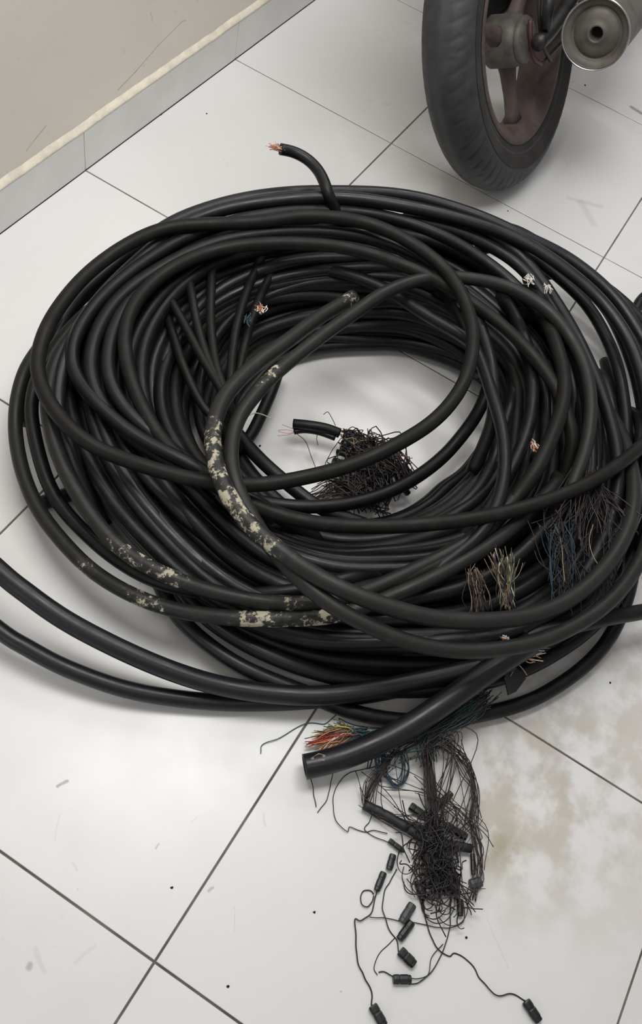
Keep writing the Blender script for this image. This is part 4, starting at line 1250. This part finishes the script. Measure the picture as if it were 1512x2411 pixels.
# the rest of the machine, mostly above the frame: guard, seat, tank, engine, front wheel
arc = []
for i in range(15):
    a = 1.0 + (2.25 - 1.0) * i / 14
    arc.append(a)
gd = MB()
vs, fs = [], []
for i, a in enumerate(arc):
    for u in range(7):
        w_ = (u - 3) / 3
        rr = .37 - .03 * w_ * w_
        vs.append((rr * math.cos(a), w_ * .075, rr * math.sin(a)))
for i in range(14):
    for u in range(6):
        fs.append((i * 7 + u, (i + 1) * 7 + u, (i + 1) * 7 + u + 1, i * 7 + u + 1))
gd.add(vs, fs)
o = part(gd, 'rear_mudguard', M_BLACKM)
sm = o.modifiers.new('thick', 'SOLIDIFY'); sm.thickness = .004


def blob(name, secs, mat, n=20):
    """secs: (x, half width, z centre, half height)"""
    vs, fs = [], []
    for x, hw, zc, hh in secs:
        for k in range(n):
            t = 2 * PI * k / n
            c_, s_ = math.cos(t), math.sin(t)
            vs.append((x, hw * math.copysign(abs(c_) ** .7, c_), zc + hh * math.copysign(abs(s_) ** .7, s_)))
    m_ = len(secs)
    for i in range(m_ - 1):
        for k in range(n):
            k2 = (k + 1) % n
            fs.append((i * n + k, i * n + k2, (i + 1) * n + k2, (i + 1) * n + k))
    fs += [tuple(range(n)), tuple((m_ - 1) * n + k for k in range(n))]
    return part(MB().add(vs, fs), name, mat)


blob('seat', [(-.25, .04, .50, .02), (-.2, .10, .50, .04), (.1, .12, .49, .05), (.35, .11, .46, .05), (.5, .07, .48, .04), (.53, .03, .48, .02)], M_SEAT)
blob('tail_cowl', [(-.32, .03, .42, .02), (-.26, .09, .42, .05), (0, .12, .40, .06), (.3, .12, .37, .08), (.42, .09, .37, .07)], M_BODY)
blob('fuel_tank', [(.48, .06, .50, .04), (.55, .12, .52, .09), (.75, .14, .54, .11), (.92, .10, .52, .09), (.98, .04, .50, .04)], M_BODY)
blob('engine', [(.46, .05, .02, .06), (.50, .11, .02, .11), (.66, .13, .04, .13), (.80, .11, .08, .13), (.86, .06, .08, .08)], M_ALU)
for s in (-1, 1):
    part(MB().tube(spline([V(-.15, s * .08, .40), V(.2, s * .09, .36), V(.45, s * .08, .30), V(.48, s * .07, .10), V(.5, s * .07, -.04), V(.80, s * .05, -.06), V(.98, s * .04, .20), V(1.0, s * .03, .52)], 4), .013, 10), 'frame_tube', M_BLACKM)
    part(MB().tube([V(1.25, s * .08, 0), V(1.02, s * .08, .55)], .016, 12), 'fork_leg', M_CHROME)
part(MB().tube(spline([V(.90, -.36, .64), V(.96, -.2, .66), V(1.0, 0, .60), V(.96, .2, .66), V(.90, .36, .64)], 6), .012, 10), 'handlebar', M_BLACKM)
part(MB().lathe([(.30, -.02), (.305, 0), (.30, .02), (.27, .045), (.235, .04), (.225, 0), (.235, -.04), (.27, -.045)], 64, Matrix.Translation((1.25, 0, 0)), True), 'front_tyre', M_TYRE)
fr_ = MB().lathe([(.228, -.03), (.21, -.02), (.21, .02), (.228, .03)], 64, Matrix.Translation((1.25, 0, 0)))
fr_.lathe([(0, -.05), (.05, -.04), (.05, .04), (0, .05)], 32, Matrix.Translation((1.25, 0, 0)))
for q in range(5):
    a = q * 2 * PI / 5
    fr_.tube([V(1.25 + .04 * math.cos(a), 0, .04 * math.sin(a)), V(1.25 + .215 * math.cos(a), 0, .215 * math.sin(a))], .014, 8)
part(fr_, 'front_rim', M_RIM)
part(MB().tube([V(.55, .10, -.04), V(.50, .20, -.20), V(.47, .27, -.262)], .010, 10), 'side_stand', M_BLACKM)
